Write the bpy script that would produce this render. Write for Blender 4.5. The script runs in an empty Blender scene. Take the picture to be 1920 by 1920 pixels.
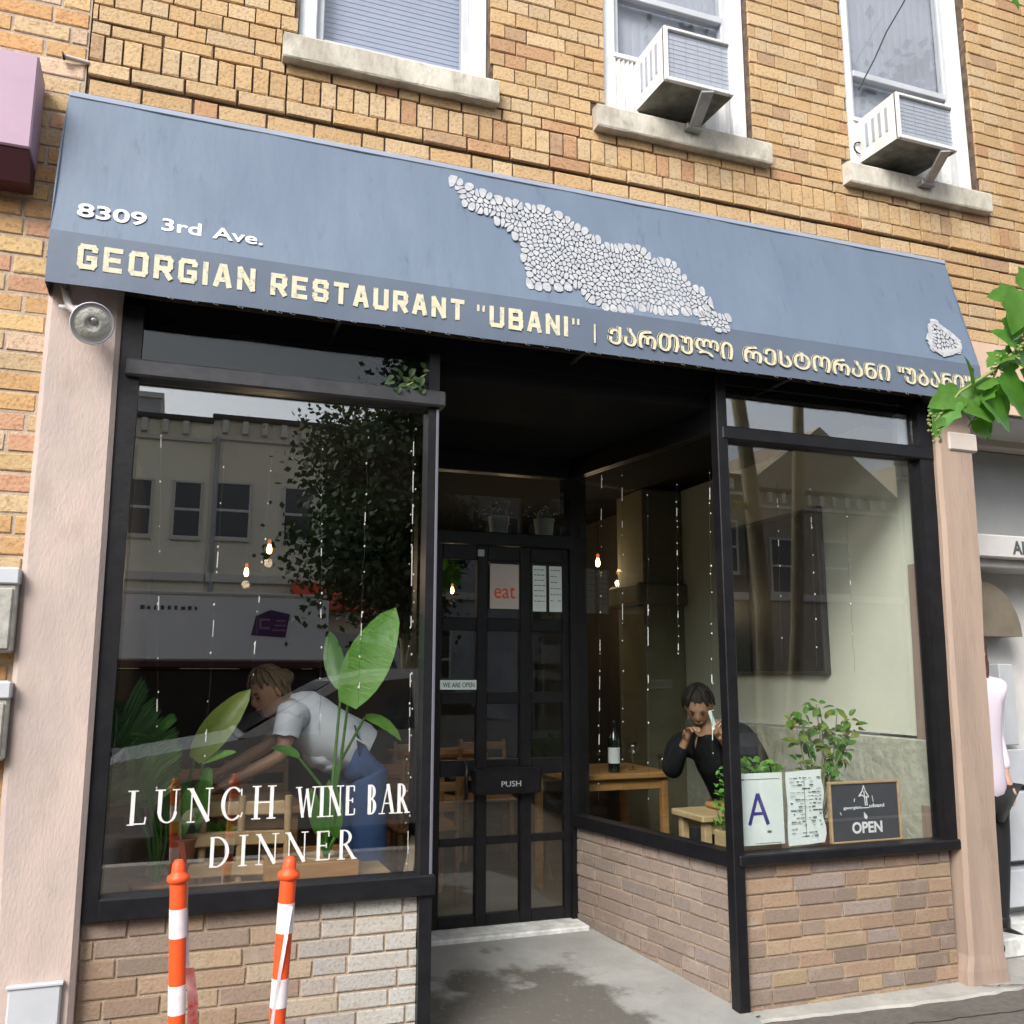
import bpy, bmesh, math, random
from mathutils import Vector, Matrix, Euler
random.seed(7)
R = math.radians
scene = bpy.context.scene
col = scene.collection

# ------------------------------------------------------------------ camera
CAM = Vector((0.2338, -3.7487, 1.4293)); YAW, PITCH, ROLL, FOC = -0.3486, 0.1736, 0.0012, 1.7316
fwd = Vector((-math.sin(YAW)*math.cos(PITCH), math.cos(YAW)*math.cos(PITCH), math.sin(PITCH)))
rgt = Vector((math.cos(YAW), math.sin(YAW), 0)); upv = rgt.cross(fwd)
rgt, upv = (rgt*math.cos(ROLL)+upv*math.sin(ROLL)), (upv*math.cos(ROLL)-rgt*math.sin(ROLL))
cd = bpy.data.cameras.new('camera'); cam = bpy.data.objects.new('camera', cd); col.objects.link(cam)
cd.sensor_width = 36; cd.lens = FOC*1000/1920*36; cd.clip_start = 0.05; cd.clip_end = 900
M = Matrix((rgt, upv, -fwd)).transposed().to_4x4(); M.translation = CAM
cam.matrix_world = M
scene.camera = cam

# ------------------------------------------------------------------ world, sun, exposure
SUN_EL, SUN_AZ = 40, 222      # a veiled sun, high and behind the viewer's left shoulder
w = bpy.data.worlds.new('World'); scene.world = w; w.use_nodes = True
nt = w.node_tree; bg = nt.nodes['Background']
sky = nt.nodes.new('ShaderNodeTexSky'); sky.sky_type = 'NISHITA'; sky.sun_disc = False
sky.sun_elevation = R(SUN_EL); sky.sun_rotation = R(SUN_AZ); sky.dust_density = 3; sky.air_density = 1.2
hs = nt.nodes.new('ShaderNodeHueSaturation'); hs.inputs['Saturation'].default_value = 0.38
nt.links.new(sky.outputs[0], hs.inputs['Color']); nt.links.new(hs.outputs[0], bg.inputs[0])
bg.inputs[1].default_value = 0.15
sd = bpy.data.lights.new('sun', 'SUN'); sd.energy = 1.9; sd.angle = R(25); sd.color = (1, .96, .9)
so = bpy.data.objects.new('sun', sd); col.objects.link(so)
az = R(SUN_AZ); el = R(SUN_EL)
tosun = Vector((math.sin(az)*math.cos(el), math.cos(az)*math.cos(el), math.sin(el)))
so.rotation_euler = tosun.to_track_quat('Z', 'Y').to_euler(); so.location = (0, -6, 12)
scene.view_settings.view_transform = 'Standard'; scene.view_settings.look = 'None'
scene.view_settings.exposure = 0.9; scene.view_settings.gamma = 1
scene.view_settings.use_curve_mapping = False
scene.cycles.max_bounces = 8; scene.cycles.transparent_max_bounces = 16
scene.cycles.caustics_reflective = False; scene.cycles.caustics_refractive = False

# ------------------------------------------------------------------ survey helpers: sight lines of the photograph met with real planes
def ray(px, py): return fwd + rgt*((px-960)/(FOC*1000)) - upv*((py-960)/(FOC*1000))
def at(px, py, y=0.0):
    d = ray(px, py); return CAM + d*((y-CAM.y)/d.y)
def atp(px, py, p0, n):
    d = ray(px, py); n = Vector(n); return CAM + d*((Vector(p0)-CAM).dot(n)/d.dot(n))

# ------------------------------------------------------------------ materials
def mat(name, c, rough=.7, c2=None, scale=8, bump=0, bscale=60, metal=0, spec=.5, emit=None, estr=0, stretch=(1,1,1), detail=4, contrast=(.35,.65), coord='w', trans=0):
    m = bpy.data.materials.new(name); m.use_nodes = True; t = m.node_tree; b = t.nodes['Principled BSDF']
    b.inputs['Roughness'].default_value = rough; b.inputs['Metallic'].default_value = metal
    b.inputs['Specular IOR Level'].default_value = spec
    c = tuple(c)+(1,); b.inputs['Base Color'].default_value = c
    g = t.nodes.new('ShaderNodeNewGeometry'); mp = t.nodes.new('ShaderNodeMapping'); mp.inputs['Scale'].default_value = stretch
    if coord == 'w': t.links.new(g.outputs['Position'], mp.inputs[0])
    else:
        tc = t.nodes.new('ShaderNodeTexCoord'); t.links.new(tc.outputs['Object'], mp.inputs[0])
    if c2 is not None:
        n = t.nodes.new('ShaderNodeTexNoise'); n.inputs['Scale'].default_value = scale; n.inputs['Detail'].default_value = detail
        n.inputs['Roughness'].default_value = .65
        t.links.new(mp.outputs[0], n.inputs['Vector'])
        r = t.nodes.new('ShaderNodeMapRange'); r.inputs[1].default_value = contrast[0]; r.inputs[2].default_value = contrast[1]
        t.links.new(n.outputs[0], r.inputs[0])
        x = t.nodes.new('ShaderNodeMix'); x.data_type = 'RGBA'; x.inputs[6].default_value = c; x.inputs[7].default_value = tuple(c2)+(1,)
        t.links.new(r.outputs[0], x.inputs[0]); t.links.new(x.outputs[2], b.inputs['Base Color'])
    if bump:
        n2 = t.nodes.new('ShaderNodeTexNoise'); n2.inputs['Scale'].default_value = bscale; n2.inputs['Detail'].default_value = 5
        t.links.new(mp.outputs[0], n2.inputs['Vector'])
        bp = t.nodes.new('ShaderNodeBump'); bp.inputs['Strength'].default_value = bump; bp.inputs['Distance'].default_value = .01
        t.links.new(n2.outputs[0], bp.inputs['Height']); t.links.new(bp.outputs[0], b.inputs['Normal'])
    if emit: b.inputs['Emission Color'].default_value = tuple(emit)+(1,); b.inputs['Emission Strength'].default_value = estr
    if trans:
        tb = t.nodes.new('ShaderNodeBsdfTranslucent'); tb.inputs[0].default_value = (c[0]*1.6, c[1]*1.6, c[2], 1)
        mx = t.nodes.new('ShaderNodeMixShader'); mx.inputs[0].default_value = trans
        t.links.new(b.outputs[0], mx.inputs[1]); t.links.new(tb.outputs[0], mx.inputs[2])
        t.links.new(mx.outputs[0], t.nodes['Material Output'].inputs[0])
    return m

def brick_mat(name, attr, speck=(.16,.07,.03), amount=.45, bump=.6, smear=(.5,.4,.3), smear_amt=.25):
    """fired clay: each brick's own colour (object colour or vertex colour) with darker iron specks and pale smears"""
    m = bpy.data.materials.new(name); m.use_nodes = True; t = m.node_tree; b = t.nodes['Principled BSDF']
    b.inputs['Roughness'].default_value = .85
    if attr: a = t.nodes.new('ShaderNodeAttribute'); a.attribute_name = 'tint'; src = a.outputs['Color']
    else: a = t.nodes.new('ShaderNodeObjectInfo'); src = a.outputs['Color']
    g = t.nodes.new('ShaderNodeNewGeometry')
    def noise(s, lo, hi, amt):
        n = t.nodes.new('ShaderNodeTexNoise'); n.inputs['Scale'].default_value = s; n.inputs['Detail'].default_value = 4
        t.links.new(g.outputs['Position'], n.inputs['Vector'])
        r = t.nodes.new('ShaderNodeMapRange'); r.inputs[1].default_value = lo; r.inputs[2].default_value = hi; r.inputs[4].default_value = amt
        t.links.new(n.outputs[0], r.inputs[0]); return r.outputs[0]
    def mix(f, A, c):
        x = t.nodes.new('ShaderNodeMix'); x.data_type = 'RGBA'; t.links.new(f, x.inputs[0]); t.links.new(A, x.inputs[6]); x.inputs[7].default_value = tuple(c)+(1,)
        return x.outputs[2]
    s = mix(noise(70, .50, .68, amount), src, speck)
    s = mix(noise(1.7, .45, .75, .16), s, (.20,.13,.08))
    s = mix(noise(14, .55, .75, smear_amt), s, smear)
    t.links.new(s, b.inputs['Base Color'])
    n2 = t.nodes.new('ShaderNodeTexNoise'); n2.inputs['Scale'].default_value = 90; n2.inputs['Detail'].default_value = 5
    t.links.new(g.outputs['Position'], n2.inputs['Vector'])
    bp = t.nodes.new('ShaderNodeBump'); bp.inputs['Strength'].default_value = bump; bp.inputs['Distance'].default_value = .006
    t.links.new(n2.outputs[0], bp.inputs['Height']); t.links.new(bp.outputs[0], b.inputs['Normal'])
    return m

def glass_mat(name, refl=.15, tint=(.93,.96,.95)):
    m = bpy.data.materials.new(name); m.use_nodes = True; t = m.node_tree; t.nodes.remove(t.nodes['Principled BSDF'])
    tr = t.nodes.new('ShaderNodeBsdfTransparent'); tr.inputs[0].default_value = tuple(tint)+(1,)
    gl = t.nodes.new('ShaderNodeBsdfGlossy'); gl.inputs['Roughness'].default_value = 0.0; gl.inputs[0].default_value = (1,1,1,1)
    fr = t.nodes.new('ShaderNodeLayerWeight'); fr.inputs[0].default_value = .5
    pw = t.nodes.new('ShaderNodeMath'); pw.operation = 'POWER'; pw.inputs[1].default_value = 4.5
    ad = t.nodes.new('ShaderNodeMath'); ad.operation = 'MULTIPLY_ADD'; ad.inputs[1].default_value = .7; ad.inputs[2].default_value = refl; ad.use_clamp = True
    mx = t.nodes.new('ShaderNodeMixShader')
    t.links.new(fr.outputs['Facing'], pw.inputs[0]); t.links.new(pw.outputs[0], ad.inputs[0]); t.links.new(ad.outputs[0], mx.inputs[0])
    t.links.new(tr.outputs[0], mx.inputs[1]); t.links.new(gl.outputs[0], mx.inputs[2])
    t.links.new(mx.outputs[0], t.nodes['Material Output'].inputs[0])
    return m

MT = dict(
 mortar_dark=mat('mortar_dark', (.055,.04,.03), .95, (.16,.11,.075), 20, .5, 120),
 mortar_pale=mat('mortar_pale', (.50,.40,.31), .95, (.36,.28,.21), 12, .5, 120),
 mortar_tan=mat('mortar_tan', (.44,.33,.23), .95, (.36,.28,.21), 12, .5, 120),
 limestone=mat('limestone', (.60,.57,.50), .9, (.38,.35,.29), 9, .4, 50, stretch=(1,1,.5)),
 white_paint=mat('white_paint', (.80,.82,.85), .45, (.70,.72,.75), 6, .05, 30),
 pier=mat('stucco_pink', (.53,.42,.37), .85, (.41,.34,.315), 2.2, .25, 70, stretch=(1.6,1.6,.6)),
 pier_worn=mat('stucco_worn', (.38,.285,.225), .85, (.28,.21,.17), 4, .3, 60, stretch=(2,2,.22), contrast=(.4,.75)),
 black=mat('black_metal', (.006,.006,.008), .42, (.011,.011,.013), 12, .1, 40, spec=.3),
 black_matte=mat('black_matte', (.006,.006,.007), .9, spec=.2),
 dark_metal=mat('dark_grey_metal', (.026,.027,.031), .4, (.045,.045,.05), 10, .1, 30),
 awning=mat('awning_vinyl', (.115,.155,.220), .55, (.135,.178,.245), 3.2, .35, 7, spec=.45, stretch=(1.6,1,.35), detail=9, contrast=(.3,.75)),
 valance=mat('valance_vinyl_shaded', (.100,.130,.182), .5, (.122,.155,.212), 1.4, .2, 12, spec=.5),  # darker than the canopy vinyl: weaker sky light put into the colour
 letter=mat('letter_cream', (.68,.63,.45), .7, (.56,.52,.38), 30),
 letter_white=mat('letter_white', (.74,.74,.72), .6, (.60,.60,.59), 30),
 emblem=mat('emblem_print', (.46,.47,.48), .6, (.34,.35,.38), 26),
 concrete=mat('concrete', (.40,.39,.36), .9, (.30,.295,.27), 5, .3, 60),
 pavement=mat('pavement', (.15,.137,.12), .92, (.085,.078,.069), 28, .7, 160, detail=9, contrast=(.3,.8)),
 asphalt=mat('asphalt', (.05,.05,.052), .9, (.065,.065,.065), 6, .4, 80),
 glass=glass_mat('shop_glass', .165, (.98,.99,.985)), glass_r=glass_mat('right_shop_glass', .085, (.98,.99,.985)), glass_side=glass_mat('side_glass', .025), glass_up=glass_mat('upper_glass', .05, (.95,.955,.97)),
 glass_door=glass_mat('door_glass', .06),
 blind=mat('window_blind', (.33,.37,.46), .7, (.30,.34,.43), 5),
 blind2=mat('window_shade', (.40,.42,.465), .7, (.37,.39,.43), 5),
 ac=mat('ac_enamel', (.78,.78,.78), .5, (.62,.62,.60), 8),
 ac_shaded=mat('ac_underside', (.22,.21,.17), .8, (.10,.10,.08), 14),  # shade below the unit put into the underside colour
 ac_grille=mat('ac_fins', (.42,.45,.51), .5, (.38,.41,.47), 40, metal=.3),
 galv=mat('galvanised', (.42,.42,.42), .45, (.30,.30,.30), 10, metal=.4),
 sage=mat('sage_plaster', (.74,.76,.64), .85, (.68,.71,.60), 3, .15, 30),
 sage_rough=mat('sage_render', (.56,.57,.47), .95, (.40,.41,.33), 12, .9, 25),
 olive=mat('olive_plaster', (.22,.20,.13), .85, (.18,.16,.10), 3),
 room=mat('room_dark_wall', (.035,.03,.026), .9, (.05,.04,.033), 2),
 room_floor=mat('tile_floor', (.20,.17,.13), .5, (.14,.12,.09), 3),
 wood=mat('oak_wood', (.46,.24,.085), .5, (.34,.165,.055), 6, .1, 40, stretch=(1,1,6)),
 wood_pale=mat('pale_wood', (.50,.36,.20), .55, (.40,.27,.14), 6, .1, 40, stretch=(1,1,6)),
 red=mat('red_glow_lacquer', (.35,.02,.015), .4, emit=(.6,.02,.01), estr=.10),  # emission put into the lacquer, so the band glows though no lamp
 orange=mat('orange_plastic', (.80,.085,.014), .5, (.50,.07,.03), 26, .15, 60, contrast=(.5,.8), detail=8),
 refl_white=mat('reflective_white', (.85,.80,.82), .35, (.75,.62,.66), 14),
 tape=mat('barricade_tape', (.75,.10,.08), .4, (.85,.75,.74), 18, contrast=(.45,.55), trans=.5),
 leaf_green=mat('leaf_green', (.085,.25,.028), .42, (.05,.16,.02), 14, .15, 30, coord='o', trans=.3),
 leaf_bright=mat('leaf_bright', (.20,.46,.075), .42, (.11,.31,.045), 7, .5, 9, coord='o', trans=.35, stretch=(2.5,13,1)),
 leaf_yellow=mat('leaf_yellow_green', (.20,.26,.035), .4, (.12,.20,.02), 10, .15, 30, coord='o', trans=.3),
 leaf_dark=mat('leaf_dark', (.035,.14,.022), .45, (.06,.20,.03), 12, coord='o', trans=.2),
 branch_leaf=mat('branch_leaf', (.10,.24,.03), .45, (.06,.17,.02), 22, .2, 40, coord='o', trans=.35),
 crown=mat('crown_leaves', (.014,.038,.010), .7, (.04,.075,.018), 3, trans=.15),
 bark=mat('bark', (.28,.26,.16), .95, (.18,.16,.10), 12, .9, 30, stretch=(1,1,.3)),
 twig=mat('twig', (.20,.25,.08), .8),
 terracotta=mat('terracotta', (.30,.12,.06), .8, (.22,.09,.05), 8),
 soil=mat('soil', (.03,.02,.015), 1),
 skin=mat('skin', (.52,.31,.22), .5, (.46,.26,.18), 8, .05, 60),
 skin_tan=mat('skin_tan', (.42,.23,.14), .5, (.36,.19,.12), 8, .05, 60),
 hair_fair=mat('hair_fair', (.20,.13,.07), .55, (.11,.07,.035), 40, .4, 90, stretch=(1,1,.2)),
 hair_dark=mat('hair_dark', (.008,.006,.005), .75, (.02,.012,.009), 30, .4, 90),
 hair_brown=mat('hair_brown', (.07,.03,.018), .5, (.12,.05,.03), 30, .4, 90),
 tee=mat('grey_tee', (.72,.75,.84), .85, (.64,.68,.78), 8, .3, 22),
 jeans=mat('denim', (.028,.065,.18), .85, (.04,.085,.22), 15, .3, 40),
 jacket=mat('black_jacket', (.007,.007,.009), .85, (.013,.013,.016), 6, .7, 14, spec=.2),
 coat=mat('pale_pink_coat', (.74,.68,.80), .8, (.80,.70,.78), 5, .3, 14),
 legging=mat('black_legging', (.012,.012,.014), .7),
 boot=mat('black_boot', (.015,.014,.014), .5),
 eye=mat('eye_dark', (.02,.012,.01), .3), lip=mat('lip', (.35,.10,.08), .5),
 paper=mat('paper', (.74,.82,.80), .7, (.68,.77,.75), 6),
 ink_blue=mat('ink_blue', (.03,.02,.20), .6), ink=mat('ink_grey', (.07,.09,.09), .7),
 chalkboard=mat('chalkboard', (.035,.038,.05), .6, (.045,.05,.06), 8),
 chalk=mat('chalk', (.75,.76,.78), .9), steel=mat('steel', (.4,.4,.4), .35, metal=.9),
 bottle=mat('bottle_glass', (.006,.012,.008), .08, spec=.8), label=mat('bottle_label', (.75,.76,.78), .7),
 clear=glass_mat('clear_tumbler', .06, (.85,.86,.85)),
 warm=mat('warm_bulb', (1,.7,.35), .5, emit=(1,.50,.16), estr=14),
 amber=mat('amber_glass', (.5,.12,.03), .3, emit=(.8,.18,.04), estr=.5),
 led=mat('string_bulb_and_glint', (.8,.8,.76), .3, emit=(1,.93,.82), estr=.12),
 wire=mat('wire_dark', (.05,.05,.05), .5),
 wire_black=mat('wire_black', (.015,.015,.015), .6),
 lamp_glass=mat('lamp_reflector', (.62,.62,.56), .18, (.45,.45,.40), 30, .5, 60, spec=.9),
 lamp_dim=mat('post_trim', (.12,.12,.15), .5), lamp_grey=mat('lamp_grey', (.45,.42,.41), .5), 
 purple=mat('purple_vinyl', (.40,.27,.36), .5, (.36,.24,.32), 3), maroon=mat('maroon_vinyl', (.06,.012,.018), .7),
 meter=mat('meter_grey', (.42,.41,.37), .6, (.26,.25,.22), 16, .3, 40), plate=mat('plate_grey', (.50,.52,.56), .5, (.45,.47,.5), 6),
 house_tan=mat('house_tan', (.78,.72,.57), .9, (.72,.66,.52), 1), house_tan2=mat('house_buff', (.72,.66,.52), .9, (.66,.60,.47), 1),
 house_brown=mat('house_brown', (.42,.34,.25), .9, (.33,.27,.19), 2), house_grey=mat('house_grey', (.42,.43,.45), .9, (.26,.27,.29), 1),
 house_dark=mat('house_dark', (.16,.17,.12), .9, (.12,.13,.09), 2), house_glass=mat('house_glass', (.02,.022,.026), .1), house_trim=mat('house_trim', (.55,.53,.48), .7), roof=mat('roof_tar', (.05,.05,.05), .9),
 truck=mat('truck_white', (.82,.83,.86), .4, (.78,.79,.82), 2), truck_purple=mat('truck_purple', (.07,.03,.12), .4), truck_pink=mat('truck_pink', (.35,.18,.33), .5),
 truck_cab=mat('truck_cab', (.45,.46,.48), .35), tyre=mat('tyre', (.02,.02,.02), .9),
 car=mat('car_silver', (.34,.36,.38), .25, metal=.5), car_glass=mat('car_glass', (.025,.03,.033), .08), chrome=mat('chrome', (.6,.6,.6), .2, metal=1),
 red_awn=mat('red_canvas', (.50,.06,.02), .8),
 nb_grey=mat('neighbour_grey', (.33,.34,.34), .6, (.28,.29,.29), 1.5), nb_beige=mat('neighbour_beige', (.56,.50,.45), .85, (.50,.45,.40), 3, .15, 30),
 nb_peach=mat('plaster_peach', (.62,.45,.34), .85, (.55,.40,.31), 4, .2, 30), nb_white=mat('neighbour_white', (.60,.59,.57), .8, (.52,.51,.50), 3, .1, 30), nb_brown=mat('arch_brown', (.20,.17,.12), .7, (.15,.125,.09), 6),
 panel=mat('dark_panel', (.012,.015,.02), .25), panel_frame=mat('panel_frame', (.03,.03,.035), .5),
 salt=mat('threshold', (.80,.80,.79), .8, (.50,.50,.48), 12, .3, 40),
)
BR_OBJ = brick_mat('fired_brick', False); BR_ATT = brick_mat('fired_brick_far', True)
BR2_OBJ = brick_mat('split_brick', False, (.12,.09,.07), .35, .5, (.42,.36,.30), .35)

# recess floor: pale concrete with a dark damp patch (a real stain on the slab)
def stain_mat():
    m = mat('recess_concrete', (.33,.33,.315), .85, (.27,.27,.255), 5, .3, 60); t = m.node_tree; b = t.nodes['Principled BSDF']
    old = b.inputs['Base Color'].links[0].from_socket
    g = t.nodes.new('ShaderNodeNewGeometry')
    n = t.nodes.new('ShaderNodeTexNoise'); n.inputs['Scale'].default_value = 2.6; n.inputs['Detail'].default_value = 7; n.inputs['Roughness'].default_value = .6
    t.links.new(g.outputs['Position'], n.inputs['Vector'])
    d = t.nodes.new('ShaderNodeVectorMath'); d.operation = 'DISTANCE'; d.inputs[1].default_value = (1.75, .30, .0)
    t.links.new(g.outputs['Position'], d.inputs[0])
    a = t.nodes.new('ShaderNodeMath'); a.operation = 'MULTIPLY_ADD'; a.inputs[1].default_value = 1.7
    t.links.new(n.outputs[0], a.inputs[0])
    s = t.nodes.new('ShaderNodeMath'); s.operation = 'MULTIPLY'; s.inputs[1].default_value = -1; t.links.new(d.outputs['Value'], s.inputs[0])
    t.links.new(s.outputs[0], a.inputs[2])
    r = t.nodes.new('ShaderNodeMapRange'); r.inputs[1].default_value = .30; r.inputs[2].default_value = .46
    t.links.new(a.outputs[0], r.inputs[0])
    x = t.nodes.new('ShaderNodeMix'); x.data_type = 'RGBA'; x.inputs[7].default_value = (.115,.108,.093,1)
    t.links.new(r.outputs[0], x.inputs[0]); t.links.new(old, x.inputs[6]); t.links.new(x.outputs[2], b.inputs['Base Color'])
    return m
MT['recess'] = stain_mat()
def scuffs(key, dark, s1=5, sc=(1,1,1), lo=.60, hi=.72, amt=.55):
    m = MT[key]; t = m.node_tree; b = t.nodes['Principled BSDF']; old = b.inputs['Base Color'].links[0].from_socket
    g = t.nodes.new('ShaderNodeNewGeometry'); mp = t.nodes.new('ShaderNodeMapping'); mp.inputs['Scale'].default_value = sc; t.links.new(g.outputs['Position'], mp.inputs[0])
    n = t.nodes.new('ShaderNodeTexNoise'); n.inputs['Scale'].default_value = s1; n.inputs['Detail'].default_value = 10; n.inputs['Roughness'].default_value = .7; t.links.new(mp.outputs[0], n.inputs['Vector'])
    r = t.nodes.new('ShaderNodeMapRange'); r.inputs[1].default_value = lo; r.inputs[2].default_value = hi; r.inputs[4].default_value = amt; t.links.new(n.outputs[0], r.inputs[0])
    x = t.nodes.new('ShaderNodeMix'); x.data_type = 'RGBA'; x.inputs[7].default_value = tuple(dark)+(1,); t.links.new(r.outputs[0], x.inputs[0]); t.links.new(old, x.inputs[6]); t.links.new(x.outputs[2], b.inputs['Base Color'])
scuffs('awning', (.07,.09,.13), 9, (2.2,1,.5), .58, .72, .55); scuffs('awning', (.20,.25,.33), 1.3, (1,1,.7), .5, .8, .4)
scuffs('valance', (.06,.07,.10), 10, (1,1,1), .6, .72, .4); scuffs('letter', (.16,.17,.19), 45, (1,1,1), .55, .66, .7); scuffs('emblem', (.20,.22,.26), 60, (1,1,1), .52, .64, .5)
scuffs('pier', (.34,.25,.21), 6, (1,1,.5), .56, .74, .5); scuffs('pier_worn', (.25,.17,.13), 12, (2,2,.35), .56, .70, .5); scuffs('limestone', (.20,.18,.14), 16, (1,1,.6), .54, .70, .6)
scuffs('refl_white', (.35,.30,.28), 30, (1,1,.5), .55, .68, .5); scuffs('white_paint', (.48,.46,.42), 14, (1,1,.4), .58, .75, .5); scuffs('ac', (.36,.34,.29), 18, (1,1,.6), .56, .72, .6)
scuffs('pavement', (.05,.046,.04), 3, (1,1,1), .55, .68, .5); scuffs('concrete', (.20,.19,.17), 9, (1,1,1), .55, .70, .6); scuffs('recess', (.24,.235,.22), 30, (1,1,1), .56, .68, .5); scuffs('nb_white', (.38,.37,.35), 5, (1,1,.4), .52, .75, .5)

# ------------------------------------------------------------------ mesh builders
class MB:
    def __init__(s): s.v = []; s.f = []; s.mi = []; s.sm = []
    def add(s, vs, fs, mi=0, smooth=False):
        o = len(s.v); s.v += [tuple(p) for p in vs]; s.f += [tuple(i+o for i in f) for f in fs]; s.mi += [mi]*len(fs); s.sm += [smooth]*len(fs); return s
    def box(s, a, b, mi=0, mtx=None):
        x0,y0,z0 = a; x1,y1,z1 = b
        vs = [Vector(p) for p in ((x0,y0,z0),(x1,y0,z0),(x1,y1,z0),(x0,y1,z0),(x0,y0,z1),(x1,y0,z1),(x1,y1,z1),(x0,y1,z1))]
        if mtx: vs = [mtx@p for p in vs]
        return s.add(vs, [(0,3,2,1),(4,5,6,7),(0,1,5,4),(1,2,6,5),(2,3,7,6),(3,0,4,7)], mi)
    def bbox(s, a, b, bev=.004, mi=0, mtx=None):
        """box with chamfered edges"""
        bm = bmesh.new(); bmesh.ops.create_cube(bm, size=1)
        for v in bm.verts: v.co = Vector([(a[i]+b[i])/2 + v.co[i]*(b[i]-a[i]) for i in range(3)])
        bmesh.ops.bevel(bm, geom=bm.edges[:], offset=bev, segments=1, affect='EDGES')
        if mtx: bmesh.ops.transform(bm, matrix=mtx, verts=bm.verts)
        bm.verts.index_update(); s.add([v.co for v in bm.verts], [[v.index for v in f.verts] for f in bm.faces], mi); bm.free(); return s
    def quad(s, *p, mi=0): return s.add(p, [tuple(range(len(p)))], mi)
    def prism(s, pts, d, mi=0):
        """closed polygon (3-D points) pushed along vector d"""
        n = len(pts); d = Vector(d); top = [Vector(p)+d for p in pts]
        return s.add(list(pts)+top, [tuple(range(n))[::-1], tuple(range(n, 2*n))]+[(i,(i+1)%n,n+(i+1)%n,n+i) for i in range(n)], mi)
    def tube(s, pts, rad, seg=8, mi=0, caps=True, smooth=True):
        pts = [Vector(p) for p in pts]; n = len(pts)
        if not hasattr(rad, '__len__'): rad = [rad]*n
        vs = []; t0 = (pts[1]-pts[0]).normalized(); ref = Vector((0,0,1)) if abs(t0.z) < .9 else Vector((0,1,0))
        u = t0.cross(ref).normalized()
        for i, p in enumerate(pts):
            t = (pts[min(i+1,n-1)]-pts[max(i-1,0)]).normalized(); u = (u-t*u.dot(t)).normalized(); v = t.cross(u)
            for k in range(seg):
                a = 2*math.pi*k/seg; vs.append(p+(u*math.cos(a)+v*math.sin(a))*rad[i])
        fs = [(i*seg+k, i*seg+(k+1)%seg, (i+1)*seg+(k+1)%seg, (i+1)*seg+k) for i in range(n-1) for k in range(seg)]
        s.add(vs, fs, mi, smooth)
        if caps: s.add(vs[:seg], [tuple(range(seg))[::-1]], mi); s.add(vs[-seg:], [tuple(range(seg))], mi)
        return s
    def lathe(s, prof, c=(0,0,0), seg=16, axis=None, mi=0, smooth=True):
        """prof: (radius, height) pairs turned round an axis from c"""
        q = Vector(axis or (0,0,1)).to_track_quat('Z','Y'); c = Vector(c)
        vs = [c+q@Vector((r*math.cos(2*math.pi*k/seg), r*math.sin(2*math.pi*k/seg), h)) for r,h in prof for k in range(seg)]
        fs = [(i*seg+k, i*seg+(k+1)%seg, (i+1)*seg+(k+1)%seg, (i+1)*seg+k) for i in range(len(prof)-1) for k in range(seg)]
        s.add(vs, fs, mi, smooth)
        if prof[0][0] > 1e-5: s.add(vs[:seg], [tuple(range(seg))[::-1]], mi)
        if prof[-1][0] > 1e-5: s.add(vs[-seg:], [tuple(range(seg))], mi)
        return s
    def blob(s, c, r, mi=0, sub=2, sc=(1,1,1), jit=0):
        bm = bmesh.new(); bmesh.ops.create_icosphere(bm, subdivisions=sub, radius=r)
        for v in bm.verts:
            k = 1+random.uniform(-jit, jit); v.co = Vector((v.co.x*sc[0]*k+c[0], v.co.y*sc[1]*k+c[1], v.co.z*sc[2]*k+c[2]))
        s.add([v.co for v in bm.verts], [[v.index for v in f.verts] for f in bm.faces], mi, True); bm.free(); return s
    def mesh(s, name, mats):
        me = bpy.data.meshes.new(name); me.from_pydata(s.v, [], s.f)
        for m in (mats if isinstance(mats, (list,tuple)) else [mats]): me.materials.append(MT[m] if isinstance(m, str) else m)
        me.polygons.foreach_set('material_index', s.mi); me.polygons.foreach_set('use_smooth', s.sm); me.update(); return me
    def build(s, name, mats, parent=None, **k): return place(name, s.mesh(name, mats), parent, **k)

def place(name, data, parent=None, **k):
    o = bpy.data.objects.new(name, data); col.objects.link(o)
    if parent: o.parent = parent
    for a, v in k.items(): o[a] = v
    return o
def thing(name, label, cat, group=None, loc=(0,0,0)):
    o = place(name, None); o['label'] = label; o['category'] = cat; o.location = loc; o.empty_display_size = .1
    if group: o['group'] = group
    return o
def tag(o, label, cat, group=None):
    o['label'] = label; o['category'] = cat
    if group: o['group'] = group
    return o
def struct(name, mb, m): return mb.build(name, m, kind='structure')

def text_mesh(s, x0, x1, z0, z1, y, bold=.0, thick=.0025, plane=None):
    """lettering fitted into a rectangle; plane(x, z) -> point; default stands on y, facing the street"""
    c = bpy.data.curves.new('t', 'FONT'); c.body = s; c.size = 1; c.offset = bold; c.resolution_u = 4; c.extrude = .001
    o = bpy.data.objects.new('t', c); col.objects.link(o); bpy.context.view_layer.update()
    me = bpy.data.meshes.new_from_object(o.evaluated_get(bpy.context.evaluated_depsgraph_get()))
    bpy.data.objects.remove(o)
    xs = [v.co.x for v in me.vertices]; ys = [v.co.y for v in me.vertices]; a,b,c_,d = min(xs), max(xs), min(ys), max(ys)
    for v in me.vertices:
        x = x0+(v.co.x-a)/(b-a)*(x1-x0); z = z0+(v.co.y-c_)/(d-c_)*(z1-z0); dep = -thick*(1 if v.co.z > 0 else 0)
        if plane: p = plane(x, z); v.co = (p[0], p[1]+dep-.0015, p[2])
        else: v.co = (x, y+dep, z)
    return me

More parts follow.
